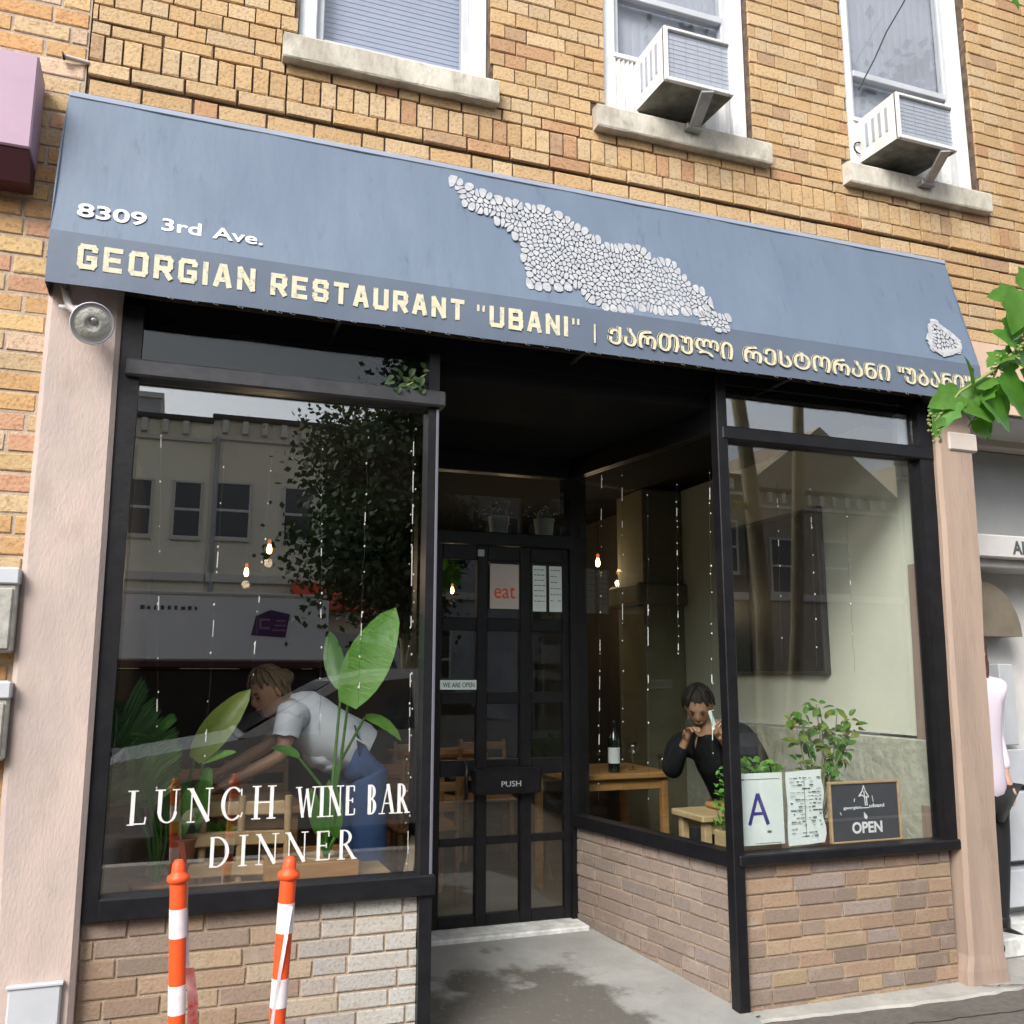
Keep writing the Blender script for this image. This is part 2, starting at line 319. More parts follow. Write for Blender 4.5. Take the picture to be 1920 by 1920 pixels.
# ================================================================== SETTING
G = -0.045
mb = MB(); mb.quad((-120,-4.3,G),(120,-4.3,G),(120,0.9,G),(-120,0.9,G)); struct('sidewalk', mb, 'pavement')
mb = MB(); mb.quad((-300,-300,G-.16),(300,-300,G-.16),(300,300,G-.16),(-300,300,G-.16)); struct('ground', mb, 'asphalt')
mb = MB(); mb.quad((-120,-13,G-.155),(120,-13,G-.155),(120,-4.45,G-.155),(-120,-4.45,G-.155)); struct('road', mb, 'asphalt')
mb = MB(); mb.bbox((-120,-4.45,G-.16),(120,-4.3,G+.003),.01); struct('kerb', mb, 'concrete')
mb = MB(); mb.box((-120,-17.0,G-.16),(120,-13,G)); struct('pavement_opposite', mb, 'concrete')
# pale footing strip along the shop front, with an uneven outer edge
mb = MB(); xs = [2.55+i*.07 for i in range(46)]
edge = [(x, -.10-.035*math.sin(x*2.1)-random.uniform(0,.018)) for x in xs]
vs = []
for x, y in edge: vs += [(x,.9 if x > 4.2 else .06,-.028),(x,y,-.034),(x,y-.012,G+.001)]
mb.add(vs, [(i*3,i*3+1,i*3+4,i*3+3) for i in range(45)]+[(i*3+1,i*3+2,i*3+5,i*3+4) for i in range(45)]); struct('footing_strip', mb, 'concrete')
mb = MB(); mb.quad((1.0,-.75,G+.004),(2.60,-.55,G+.004),(2.70,0,-.018),(1.22,0,-.018))
mb.quad((1.22,0,-.018),(2.70,0,-.018),(2.49,1.31,.066),(1.60,1.31,.066)); struct('recess_floor', mb, 'recess')
def crack(pts, wd, name='crack'):
    mb = MB(); vs = []
    for i, p in enumerate(pts): vs += [(p[0], p[1]-wd*random.uniform(.3,.7), p[2]), (p[0], p[1]+wd*random.uniform(.3,.7), p[2])]
    mb.add(vs, [(2*i,2*i+2,2*i+3,2*i+1) for i in range(len(pts)-1)]); mb.build(name, 'soil', kind='structure')
def jag(a, b, n, am, z): return [(a[0]+(b[0]-a[0])*i/n+random.uniform(-am,am)*.3, a[1]+(b[1]-a[1])*i/n+random.uniform(-am,am), z) for i in range(n+1)]
crack(jag((3.95,-.09),(4.35,-.20),14,.012,-.026), .008, 'pavement_crack'); crack(jag((2.2,-.10),(2.72,-.06),16,.010,-.030+.004), .007, 'pavement_crack'); crack(jag((3.0,-.30),(5.2,-.46),40,.010,G+.003), .006, 'pavement_crack')
mb = MB(); mb.bbox((1.55,1.13,.0),(2.465,1.34,.078),.008); struct('threshold', mb, 'salt')
# the dining room
mb = MB(); mb.quad((-.05,.10,.06),(1.16,.10,.06),(1.50,1.36,.06),(-.05,1.36,.06)); mb.quad((2.72,.10,.06),(3.95,.10,.06),(3.95,1.36,.06),(2.50,1.36,.06)); mb.quad((-.05,1.36,.06),(3.95,1.36,.06),(3.95,8,.06),(-.05,8,.06)); struct('interior_floor', mb, 'room_floor')
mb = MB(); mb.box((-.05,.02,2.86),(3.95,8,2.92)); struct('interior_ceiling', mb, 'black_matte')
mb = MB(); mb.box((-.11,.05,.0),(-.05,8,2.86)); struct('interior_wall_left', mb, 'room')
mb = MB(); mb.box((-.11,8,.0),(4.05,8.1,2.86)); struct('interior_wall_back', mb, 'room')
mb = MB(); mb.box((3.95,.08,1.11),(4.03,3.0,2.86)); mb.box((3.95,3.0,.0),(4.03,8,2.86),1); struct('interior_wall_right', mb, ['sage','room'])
mb = MB(); mb.bbox((3.925,.08,.06),(4.03,3.0,1.094),.006); struct('interior_dado', mb, 'sage_rough')
mb = MB(); mb.bbox((3.60,2.55,.06),(3.95,3.0,2.86),.01); mb.bbox((3.52,2.50,1.95),(3.97,3.02,2.12),.02); struct('interior_pilaster', mb, 'olive')

# ================================================================== THE BUILDING
B = thing('brick_building', 'golden brick building with a ground-floor restaurant front and three upper windows', 'building')
WX = [(.592,1.483),(2.085,2.945),(3.575,4.492)]   # upper window openings
SILL_T, WTOP = 4.172, 5.72
BX0, BX1 = -.23, 6.2
core = MB()
ycuts = 0.012
def wallbox(x0,x1,z0,z1): core.box((x0,ycuts,z0),(x1,.30,z1))
wallbox(BX0,BX1,2.90,SILL_T-.13)
wallbox(BX0,WX[0][0],SILL_T-.13,WTOP); wallbox(WX[0][1],WX[1][0],SILL_T-.13,WTOP); wallbox(WX[1][1],WX[2][0],SILL_T-.13,WTOP); wallbox(WX[2][1],BX1,SILL_T-.13,WTOP)
wallbox(BX0,BX1,WTOP,6.4)
wall = core.build('facade_wall', 'mortar_dark', B)

# brick block shapes: unit bricks with worn, uneven arrises; scaled per course
def brick_variants(n, mats, gap=.055):
    out = []
    for k in range(n):
        b = MB(); rnd = random.Random(k*7+len(mats) if isinstance(mats, str) else k)
        j = lambda s: rnd.uniform(-s, s)
        front = [(-.5+.016+j(.008),-.5,-.5+.05+j(.03)),(.5-.016+j(.008),-.5,-.5+.05+j(.03)),(.5-.016+j(.008),-.5,.5-.05+j(.03)),(-.5+.016+j(.008),-.5,.5-.05+j(.03))]
        ring = [(-.5+j(.01),-.42,-.5+j(.03)),(.5+j(.01),-.42,-.5+j(.03)),(.5+j(.01),-.42,.5+j(.03)),(-.5+j(.01),-.42,.5+j(.03))]
        back = [(-.5,.5,-.5),(.5,.5,-.5),(.5,.5,.5),(-.5,.5,.5)]
        b.add(front+ring+back, [(0,1,2,3)]+[(i,i+4,(i+1)%4+4,(i+1)%4) for i in range(4)]+[(i+4,i+8,(i+1)%4+8,(i+1)%4+4) for i in range(4)])
        out.append(b)
    return out
FORMS = brick_variants(6, 'x')
def golden():
    r = random.random()
    base = random.choice([(.54,.37,.195),(.56,.39,.21),(.53,.35,.175),(.58,.42,.245),(.51,.335,.17)])
    if r < .05: base = (.48,.28,.15)
    elif r < .16: base = (.54,.40,.24)
    elif r < .20: base = (.44,.29,.17)
    k = random.uniform(.84,.99); return tuple(c*k for c in base)+(1,)
def taupe():
    base = random.choice([(.27,.19,.14),(.30,.205,.14),(.24,.18,.14),(.33,.23,.155),(.22,.165,.135),(.34,.25,.16),(.26,.21,.18)])
    k = random.uniform(.88,1.1); return tuple(c*k for c in base)+(1,)

def lay(parent, bricks, mat_obj, mat_att, seed, axis=None, limit=295):
    """bricks: list of (cx, cz, w, h, depth, yfront, colour). The nearest ones are objects, the rest one mesh"""
    meshes = [f.mesh('brick', mat_obj) for f in FORMS]
    mtx = axis or Matrix.Identity(4)
    def key(b): return (mtx@Vector((b[0], b[5], b[1]))-CAM).length
    def inview(b):
        p = mtx@Vector((b[0], b[5], b[1]))-CAM; w_ = p.dot(fwd)
        if w_ <= 0: return False
        x = p.dot(rgt)/w_*FOC*1000; y = p.dot(upv)/w_*FOC*1000
        return abs(x) < 990 and abs(y) < 985
    vis = sorted([b for b in bricks if inview(b)], key=key); far = [b for b in bricks if not inview(b)]
    near, far = vis[:limit], vis[limit:]+far
    rnd = random.Random(seed)
    for b in near:
        o = place('brick', rnd.choice(meshes), parent); o.scale = (b[2], b[4], b[3]); o.color = b[6]
        L = Matrix.Translation((b[0], b[5]+b[4]/2+rnd.uniform(-.0018,.0018), b[1]))@Euler((0, R(rnd.uniform(-.35,.35)), 0)).to_matrix().to_4x4()
        o.matrix_local = (mtx@L)@Matrix.Diagonal((b[2], b[4], b[3], 1))
    if far:
        mb = MB(); cols = []
        for b in far:
            f = rnd.choice(FORMS); Mx = mtx@Matrix.Translation((b[0], b[5]+b[4]/2, b[1]))@Matrix.Diagonal((b[2], b[4], b[3], 1))
            mb.add([Mx@Vector(v) for v in f.v], f.f); cols += [b[6]]*len(f.v)
        o = mb.build('brickwork', mat_att, parent, kind='stuff')
        ca = o.data.color_attributes.new('tint', 'FLOAT_COLOR', 'POINT')
        ca.data.foreach_set('color', [c for q in cols for c in q])

def course(z0, z1, x0, x1, widths, joint, yf, seed, colr=golden, holes=(), depth=.055):
    out = []; rnd = random.Random(seed); x = x0-rnd.uniform(0, widths[0])
    while x < x1:
        w_ = rnd.choice(widths); a, b = x, x+w_; x += w_
        segs = [(max(a, x0), min(b, x1))]
        for h0, h1 in holes:
            ns = []
            for s0, s1 in segs:
                if s1 <= h0 or s0 >= h1: ns.append((s0, s1))
                else:
                    if s0 < h0: ns.append((s0, h0))
                    if s1 > h1: ns.append((h1, s1))
            segs = ns
        for s0, s1 in segs:
            if s1-s0 < joint+.015: continue
            out.append(((s0+s1)/2, (z0+z1)/2, s1-s0-joint, z1-z0-joint*1.0, depth, yf+rnd.uniform(-.0015,.0015), colr()))
    return out
bricks = []
WFULL = BX1
for q in range(5): bricks += course(3.641-.0748*(q+1),3.641-.0748*q,4.12,WFULL,[.2,.21,.1],.009,0,60+q)
bricks += course(3.641,3.719,BX0,WFULL,[.2,.2,.21],.009,0,1)
bricks += course(3.719,3.797,BX0,WFULL,[.2,.2,.1,.21],.009,0,2)
bricks += course(3.805,3.875,BX0,WFULL,[.2,.2,.21],.009,-.010,3)
bricks += course(3.875,3.998,BX0,WFULL,[.073,.070,.076],.008,-.004,4)
HS = [(.527,1.512),(2.018,3.020),(3.513,4.522)]
bricks += course(3.998,4.060,BX0,WFULL,[.2,.1,.2],.009,0,5,holes=[(a,b) for a,b in HS] if False else ())
z = 4.060; k = 6
while z < 6.35:
    z1 = z+.0748; holes = HS if z < 4.168 else (WX if z < WTOP-.02 else ())
    bricks += course(z, z1, BX0, WFULL, [.105,.112,.205,.11] if k % 2 else [.11,.105,.2,.115,.108], .0055, 0, k, holes=holes); z = z1; k += 1
lay(wall, bricks, BR_OBJ, BR_ATT, 5)
# reveals either side of each window
mb = MB()
for a, b in WX:
    zz = 4.172
    while zz < WTOP-.05:
        mb.box((a-.004,.062,zz+.004),(a+.002,.14,zz+.071)); mb.box((b-.002,.062,zz+.004),(b+.004,.14,zz+.071)); zz += .0748
o = mb.build('reveal_bricks', BR_ATT, wall, kind='stuff'); ca = o.data.color_attributes.new('tint','FLOAT_COLOR','POINT')
cc = []
for i in range(len(o.data.vertices)//8): cc += list(golden())*8
ca.data.foreach_set('color', cc)

def upper_window(a, b, kind):
    o = thing_part('window', B); y0 = .045
    f = MB(); t = .085
    f.bbox((a+.002,y0,4.174),(a+t,y0+.10,WTOP),.006); f.bbox((b-t,y0,4.174),(b-.002,y0+.10,WTOP),.006)
    f.bbox((a+t,y0,4.174),(b-t,y0+.10,4.235),.006); f.bbox((a+t,y0,WTOP-.08),(b-t,y0+.10,WTOP),.006); f.build('frame', 'white_paint', o)
    s = MB(); s.bbox((a+t,y0+.03,4.235),(a+t+.035,y0+.08,WTOP-.08),.004); s.bbox((b-t-.035,y0+.03,4.235),(b-t,y0+.08,WTOP-.08),.004)
    zr = 4.90 if kind != 2 else 4.80
    s.bbox((a+t+.035,y0+.022,4.235),(b-t-.035,y0+.08,4.262),.004)
    s.bbox((a+t+.035,y0+.022,zr),(b-t-.035,y0+.08,zr+.04),.004); s.build('sash', 'plate' if kind != 0 else 'plate', o)
    g = MB(); g.box((a+t+.035,y0+.05,4.262),(b-t-.035,y0+.054,zr)); g.box((a+t+.035,y0+.05,zr+.04),(b-t-.035,y0+.054,WTOP-.08)); g.build('pane', 'glass_up', o)
    bl = MB()
    if kind == 0:
        z_ = 4.24
        while z_ < WTOP-.1:
            bl.box((a+t+.01,y0+.115,z_),(b-t-.01,y0+.121,z_+.0245), 0, Matrix.Translation((0,y0+.118,z_+.012))@Matrix.Rotation(R(-5),4,'X')@Matrix.Translation((0,-y0-.118,-z_-.012))); z_ += .026
        bl.box((a+t,y0+.135,4.2),(b-t,y0+.14,WTOP)); bl.build('blind', 'blind', o)
    else:
        n = 14
        for i in range(n):
            x_ = a+t+(b-a-2*t)*i/n; x2 = a+t+(b-a-2*t)*(i+1)/n; xm = (x_+x2)/2
            bl.add([(x_,y0+.10,4.2),(xm,y0+.097,4.2),(x2,y0+.10,4.2),(x2,y0+.10,WTOP),(xm,y0+.097,WTOP),(x_,y0+.10,WTOP)], [(0,1,4,5),(1,2,3,4)], 0, True)
        bl.build('curtain', 'blind2', o)
    return o
def thing_part(name, parent): return place(name, None, parent)
for i, (a, b) in enumerate(WX): upper_window(a, b, i)
for i, (a, b) in enumerate(HS):
    mb = MB(); n = 14; vs = []
    rnd = random.Random(i+40)
    for k in range(n+1):
        x = a+(b-a)*k/n; j = rnd.uniform(-.003,.003)
        vs += [(x,.05,4.052),(x,-.05+j,4.050+j),(x,-.054+j,4.058),(x,-.054+j*.6,4.160+j),(x,-.046,4.170),(x,.05,4.176)]
    fs = [(k*6+q, k*6+q+1, k*6+6+q+1, k*6+6+q) for k in range(n) for q in range(5)]
    fs += [(0,1,2,3,4,5)[::-1], tuple(n*6+q for q in range(6))]
    mb.add(vs, fs); mb.build('window_sill', 'limestone', B)

mb = MB(); mb.box((4.10,-.012,2.86),(BX1,.011,3.262)); mb.build('plaster_band', 'nb_peach', B)
# piers
def pier(name, prof, m, yb=.06):
    """prof: rows of (z, xl, xr, yfront)"""
    mb = MB(); vs = []; bw = .018
    for z, xl, xr, yf in prof: vs += [(xl,yb,z),(xl,yf+bw,z),(xl+bw,yf,z),(xr-bw,yf,z),(xr,yf+bw,z),(xr,yb,z)]
    n = len(prof); mb.add(vs, [(k*6+q, k*6+q+1, k*6+6+q+1, k*6+6+q) for k in range(n-1) for q in range(5)]+[tuple((n-1)*6+q for q in range(6))[::-1], tuple(range(6))])
    return mb.build(name, m, B)
pier('pier', [(G,-.275,-.008,-.06),(.30,-.262,-.010,-.06),(1.0,-.290,-.014,-.062),(1.9,-.292,-.020,-.06),(2.5,-.290,-.026,-.058),(2.93,-.288,-.028,-.058)], 'pier')
pr = [(G+.001,3.885,4.150,-.075),(.03,3.892,4.142,-.075)]+[(.1+i*.3, 3.912+.006*i+.002*math.sin(i*3), 4.136+.009*i+.003*math.sin(i*2.3), -.068+.003*math.sin(i*1.7)) for i in range(9)]+[(2.95,3.975,4.21,-.065)]
p2 = pier('pier', pr, 'pier_worn', .20)
mb = MB(); mb.bbox((4.03,-.078,2.60),(4.225,.1,2.70),.008); mb.build('pier_patch', 'nb_beige', p2)
# lower solid band hidden behind the awning, and the deep dark soffit
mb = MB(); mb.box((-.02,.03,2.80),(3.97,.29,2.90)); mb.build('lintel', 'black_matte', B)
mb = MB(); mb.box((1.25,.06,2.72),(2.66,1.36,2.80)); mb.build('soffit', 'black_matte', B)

# ---- storefront frames and glass
def shopwin(name): return thing_part(name, B)
L = shopwin('shop_window'); FY = -.03
mb = MB()
mb.prism([(-.016,FY,.572),(.042,FY,.572),(.050,FY,2.85),(-.030,FY,2.85)], (0,.09,0)); mb.build('jamb', 'black', L)
mb = MB(); mb.bbox((.042,-.048,.572),(1.262,.06,.650),.006); mb.build('sill_bar', 'black', L)
mb = MB(); mb.bbox((-.0,-.060,2.556),(1.275,.05,2.626),.008); mb.build('transom_bar', 'dark_metal', L)
mb = MB(); mb.box((.046,.010,.65),(1.205,.016,2.553)); mb.build('pane', 'glass', L)
mb = MB(); mb.box((.046,.010,2.632),(1.205,.016,2.84)); mb.build('transom_pane', 'glass_side', L)
mb = MB(); mb.prism([(.042,-.008,.65),(.052,-.008,.65),(.060,-.008,2.3),(.050,-.008,2.3)], (0,.015,0)); mb.build('weather_seal', 'clear', L)
mb = MB(); mb.box((.046,.05,2.632),(1.205,.06,2.84)); mb.build('transom_board', 'black_matte', L)
mb = MB(); mb.prism([(1.200,FY,G),(1.252,FY,G),(1.252,FY,2.80),(1.205,FY,2.80)], (0,.09,0)); mb.build('corner_post', 'black', B)
mb = MB(); mb.bbox((1.238,-.037,.65),(1.250,-.0305,2.55),.002); mb.build('post_cover', 'lamp_dim', B)
Rw = shopwin('shop_window')
mb = MB(); mb.prism([(3.850,FY,.585),(3.925,FY,.585),(3.975,FY,2.85),(3.872,FY,2.85)], (0,.09,0)); mb.build('jamb', 'black', Rw)
mb = MB(); mb.bbox((2.66,-.048,.585),(3.93,.06,.632),.006); mb.build('sill_bar', 'black', Rw)
mb = MB(); mb.bbox((2.66,-.040,2.545),(3.96,.05,2.615),.008); mb.build('transom_bar', 'black', Rw)
mb = MB(); mb.box((2.69,.010,.632),(3.87,.016,2.545)); mb.build('pane', 'glass_r', Rw)
mb = MB(); mb.box((2.69,.010,2.615),(3.87,.016,2.84)); mb.build('transom_pane', 'glass', Rw)
mb = MB(); mb.bbox((3.79,.03,2.60),(3.86,.07,2.86),.004); mb.build('transom_trim', 'plate', Rw)
cp = MB(); cp.bbox((2.636,-.034,G),(2.694,.03,2.86),.004); cp.build('corner_post', 'black', B)
# recess side glazing: a line from (2.665,.03) to (2.465,1.30)
A0, A1 = Vector((2.668,.03,0)), Vector((2.462,1.30,0)); sdv = (A1-A0).normalized(); sn = Vector((sdv.y,-sdv.x,0))  # sn points into the shop
def sidebox(mb, s0, s1, t0, t1, z0, z1, mi=0):
    pts = [A0+sdv*s0+sn*t0, A0+sdv*s1+sn*t0, A0+sdv*s1+sn*t1, A0+sdv*s0+sn*t1]
    mb.prism([p+Vector((0,0,z0)) for p in pts], (0,0,z1-z0), mi); return mb
SW = shopwin('side_window'); SL = (A1-A0).length
sidebox(MB(), .0, SL, -.03, .05, .575, .64).build('sill_bar', 'black', SW)
sidebox(MB(), .0, SL, -.02, .04, 2.60, 2.72).build('head_bar', 'black', SW)
sidebox(MB(), SL-.005, SL+.10, -.03, .09, .06, 2.72).build('jamb', 'black', SW)
sidebox(MB(), .0, SL, .008, .014, .64, 2.60).build('pane', 'glass_side', SW)
# the left return of the entrance (seen only through the left window)
C0, C1 = Vector((1.235,.06,0)), Vector((1.59,1.31,0)); e = (C1-C0).normalized(); en = Vector((e.y,-e.x,0))
def retbox(s0, s1, t0, t1, z0, z1):
    pts = [C0+e*s0+en*t0, C0+e*s1+en*t0, C0+e*s1+en*t1, C0+e*s0+en*t1]; return MB().prism([p+Vector((0,0,z0)) for p in pts], (0,0,z1-z0))
LR = shopwin('side_window'); ll = (C1-C0).length
retbox(0,ll,-.04,.0,.575,.64).build('sill_bar','black',LR); retbox(0,ll,-.04,0,2.6,2.72).build('head_bar','black',LR); retbox(0,ll,-.024,-.018,.64,2.6).build('pane','glass_side',LR)
retbox(ll-.06,ll+.02,-.05,.02,.06,2.72).build('jamb','black',LR)
retbox(0,ll,-.09,-.001,G,.575).build('return_wall','mortar_tan',B)

# ---- door
D = shopwin('door'); DY = 1.31
cols = [(1.654,1.861),(1.925,2.123),(2.190,2.394)]; rows = [(.141,.501),(.543,.870),(.956,1.262),(1.327,1.672),(1.747,2.079)]
mb = MB()
xs_ = [1.575]+[q for c in cols for q in c]+[2.453]
for i in range(0, 8, 2): mb.bbox((xs_[i],DY,.082),(xs_[i+1],DY+.045,2.165),.004)
mb.build('stile', 'black', D)
zs_ = [.082]+[q for c in rows for q in c]+[2.165]
for i in range(0, 12, 2):
    mb = MB()
    for c in cols: mb.bbox((c[0],DY+.003,zs_[i]),(c[1],DY+.042,zs_[i+1]),.004)
    mb.build('rail', 'black', D)
for c in cols:
    for r_ in rows: MB().box((c[0],DY+.02,r_[0]),(c[1],DY+.026,r_[1])).build('pane', 'glass_door', D)
MB().bbox((1.830,DY-.075,.775),(2.225,DY-.002,.915),.01).build('push_box', 'black', D)
MB().tube([(1.80,DY,.95),(1.79,DY-.05,.94),(1.79,DY-.05,.76),(1.80,DY,.75)],.011).build('handle', 'black', D)
place('lettering', text_mesh('PUSH', 1.985, 2.10, .815, .845, DY-.0755), D).data.materials.append(MT['plate'])
mb = MB(); mb.bbox((1.50,DY-.02,.07),(1.575,DY+.08,2.72),.004); mb.bbox((1.575,DY-.02,2.168),(2.46,DY+.07,2.245),.006); mb.bbox((1.575,DY-.01,2.60),(2.46,DY+.07,2.72),.006); mb.build('door_frame', 'black', B)
MB().box((1.575,DY+.02,2.245),(2.46,DY+.026,2.60)).build('fanlight', 'glass_side', B)
MB().bbox((1.86,DY-.01,2.10),(1.90,DY-.001,2.14),.003).build('sensor', 'plate', D)
# papers taped on the door
def paper(x0,x1,z0,z1,y,name,label,cat,lines=0,m='paper'):
    t = thing(name, label, cat); MB().bbox((x0,y,z0),(x1,y+.003,z1),.0008).build('sheet', m, t)
    rnd = random.Random(int(x0*1000)); mb = MB()
    for i in range(lines):
        z_ = z1-(z1-z0)*(.1+.8*i/max(lines,1)); xx = x0+(x1-x0)*.1
        while xx < x1-(x1-x0)*.14:
            l = rnd.uniform(.1,.3)*(x1-x0); xe = min(xx+l, x1-(x1-x0)*.08)
            if rnd.random() < .8: mb.box((xx,y-.0012,z_),(xe,y-.0004,z_+(z1-z0)*.016))
            xx = xe+.06*(x1-x0)
    if lines: mb.build('print', 'ink', t)
    return t
t = paper(1.935,2.113,1.80,2.06,DY-.008,'poster','cream flyer with orange print behind the top middle door pane','poster',0,'nb_beige')
o = place('lettering', text_mesh('eat', 1.96, 2.09, 1.86, 1.93, DY-.0085), t); o.data.materials.append(MT['orange'])
paper(2.20,2.285,1.79,2.06,DY-.008,'notice','narrow pale notice on the left half of the top right door pane','notice',7)
paper(2.305,2.385,1.79,2.06,DY-.008,'notice','narrow pale notice on the right half of the top right door pane','notice',6)
t = paper(1.645,1.858,1.342,1.395,DY-.008,'sticker','small white sticker at the bottom of the left door pane in row two','sticker')
o = place('lettering', text_mesh('WE ARE OPEN', 1.66, 1.845, 1.355, 1.382, DY-.0085), t); o.data.materials.append(MT['ink'])

# ---- low walls under the windows
def low_wall(name, label, x0, x1, zb0, zt, yf, seed, colr=taupe, fade=None, mtx=None, length=None, rowh=.0665, m='mortar_tan', depth=.09):
    mtx = mtx or Matrix.Identity(4)
    c = MB(); c.box((x0,.008,G-.02),(x1,depth,zt), 0, mtx); root = c.build(name, m); tag(root, label, 'wall')
    bs = []; z = zt; i = 0
    while z > zb0+.01:
        z0_ = max(z-rowh, zb0)
        bs += course(z0_, z, x0, x1, [.20,.19,.29,.13,.24], .010, 0, seed*50+i, colr, depth=.02); z = z0_; i += 1
    if fade:
        bs = [b[:6]+(fade(b),) for b in bs]
    lay(root, bs, BR2_OBJ, BR_ATT, seed, mtx)
    return root
def paler(b):  # bricks blend towards pale grey at the right end
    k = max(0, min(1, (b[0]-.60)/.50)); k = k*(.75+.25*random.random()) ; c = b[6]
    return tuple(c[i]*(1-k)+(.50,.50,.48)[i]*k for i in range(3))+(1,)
low_wall('low_brick_wall', 'low brown brick wall turning chalky grey on its right, under the left shop window', -.012, 1.205, G, .571, 0, 3, fade=paler)
low_wall('low_brick_wall', 'low brown brick wall under the right shop window, between black post and pier', 2.694, 3.895, G, .584, 0, 4)
ang = math.atan2(sdv.y, sdv.x)
mx_side = Matrix.Translation((A1.x, A1.y, 0))@Matrix.Rotation(ang+math.pi, 4, 'Z')
def greyish():
    base = random.choice([(.24,.19,.16),(.27,.215,.18),(.23,.19,.165),(.26,.20,.165)]); k = random.uniform(.92,1.08); return tuple(c*k for c in base)+(1,)
low_wall('low_brick_wall', 'low grey-brown brick wall running back along the entrance to the door', 0, SL-.02, -.03, .574, 0, 6, colr=greyish, mtx=mx_side, m='mortar_tan')

# ---- neighbour on the left: brick wall with pale mortar, meters, purple canopy
NB = thing('neighbour_wall', 'brick wall with wide pale mortar joints at the left edge beyond the pink pier', 'building')
nw = MB(); nw.box((-5,.0,G),(-.232,.28,6.4)); nwall = nw.build('facade_wall', 'mortar_pale', NB)
bs = []; z = .0; i = 0
def nbc():
    base = random.choice([(.54,.33,.15),(.50,.28,.12),(.56,.39,.19),(.50,.28,.17),(.52,.38,.22),(.58,.42,.30)]); k = random.uniform(.85,1.1); return tuple(c*k for c in base)+(1,)
while z < 6.3:
    bs += course(z, z+.077, -2.2, -.234, [.205,.205,.21], .013, -.005, 900+i, nbc, depth=.04); z += .077; i += 1
lay(nwall, bs, BR_OBJ, BR_ATT, 9, limit=180)
# purple canopy
t = thing('box_canopy', 'purple box canopy cut by the left edge above the neighbour', 'awning')
MB().bbox((-1.6,-.20,3.34),(-.372,-.015,3.72),.006).build('canopy_box', 'purple', t)
mb = MB(); mb.prism([(-1.6,-.19,3.335),(-1.6,-.03,3.335),(-1.6,-.03,3.24),(-1.6,-.12,3.24)], (1.225,0,0)); mb.build('underside', 'maroon', t)
def meter(z0, z1, x1, lab):
    t = thing('meter_box', lab, 'meter box', 'grey utility boxes on the left wall')
    MB().bbox((x1-.24,-.10,z0),(x1,-.012,z1),.008).build('case', 'meter', t)
    MB().bbox((x1-.235,-.108,z0+.012),(x1-.012,-.1005,z1-.075),.004).build('cover', 'meter', t)
    MB().bbox((x1-.245,-.112,z1-.062),(x1+.004,-.008,z1-.004),.005).build('hood', 'plate', t)
meter(1.50,1.80,-.292,'weathered grey utility box, upper of two beside the pink pier')
meter(1.135,1.405,-.286,'plain grey utility box, lower of two beside the pink pier')
t = thing('junction_box', 'flat pale grey cover plate low on the pink left pier', 'junction box')
MB().bbox((-.212,-.083,.262),(-.050,-.061,.400),.006).build('case','plate',t); MB().bbox((-.218,-.089,.392),(-.044,-.0605,.404),.003).build('lid','plate',t)
for xx, zz in ((-.20,.272),(-.062,.272)): MB().lathe([(.004,0),(.004,.002),(0,.003)], (xx,-.083,zz), 8, (0,-1,0)).build('screw','steel',t)
t = thing('wall_hook', 'small pale pipe stub sticking out of the brick above the awning corner', 'pipe')
MB().tube([at(120,105,-.03), at(165,112,-.03)+Vector((0,.02,0))], .009).build('pipe', 'nb_beige', t); MB().tube([at(117,105,-.032), at(121,105,-.032)], .016, 10).build('end_cap', 'wire_black', t)

# ---- floodlight on the left pier
t = thing('flood_light', 'round reflector flood lamp on a grey arm at the top of the left pier', 'lamp')
c = at(172,606,-.22); ax = Vector((.30,-.86,-.42)).normalized()
a0 = at(118,545,-.10); MB().tube([a0+Vector((-.005,.04,.05)), at(130,575,-.12), at(148,590,-.15), c-ax*.08], [.016,.015,.013,.015]).build('arm', 'lamp_grey', t)
MB().tube([at(112,575,-.10), at(160,578,-.13)], .009).build('bracket', 'white_paint', t)
MB().lathe([(.018,-.11),(.024,-.095),(.03,-.075),(.052,-.03),(.071,-.006),(.0745,0),(.072,.004)], c, 28, ax).build('shell', 'lamp_grey', t)
sh = MB(); sh.lathe([(.070,.003),(.066,.0),(.056,.007),(.045,.011),(.032,.013),(.024,.013),(.022,.008),(.0,.006)], c, 28, ax); sh.build('lens', 'lamp_glass', t)
MB().lathe([(.0,.016),(.010,.014),(.015,.008),(.016,0)], c+ax*.004+Vector((.004,0,.012)), 14, ax).build('bulb', 'steel', t)
MB().lathe([(.071,.002),(.075,.001),(.077,.006),(.073,.009),(.071,.002)], c, 28, ax).build('rim', 'plate', t)

# ================================================================== AWNING
AW = thing('awning', 'slate blue fabric awning lettered in cream with a pebbled white emblem', 'awning')
AX0, AX1, YB = -.285, 4.168, -.185; ZT, ZV, ZB = 3.702, 3.04, 2.838
def slope(x, z): 
    k = (ZT-z)/(ZT-ZV); return (x, -.012+(YB+.012)*k, z)
mb = MB(); nx, nz = 60, 10; vs = []
for i in range(nx+1):
    x = AX0+(AX1-AX0)*i/nx
    for j in range(nz+1):
        k = j/nz; z = ZT+(ZV-ZT)*k; p = slope(x, z); sag = .010*math.sin(math.pi*k)*(.4+abs(math.sin((x-.2)*math.pi/1.1)))+.0022*math.sin(x*9+k*4)+.0012*math.sin(x*23-k*7)
        vs.append((p[0]+(-.008*math.sin(math.pi*k) if i == 0 else 0), p[1]+sag*.5, z-sag))
mb.add(vs, [(i*(nz+1)+j, i*(nz+1)+j+1, (i+1)*(nz+1)+j+1, (i+1)*(nz+1)+j) for i in range(nx) for j in range(nz)], 0, True)
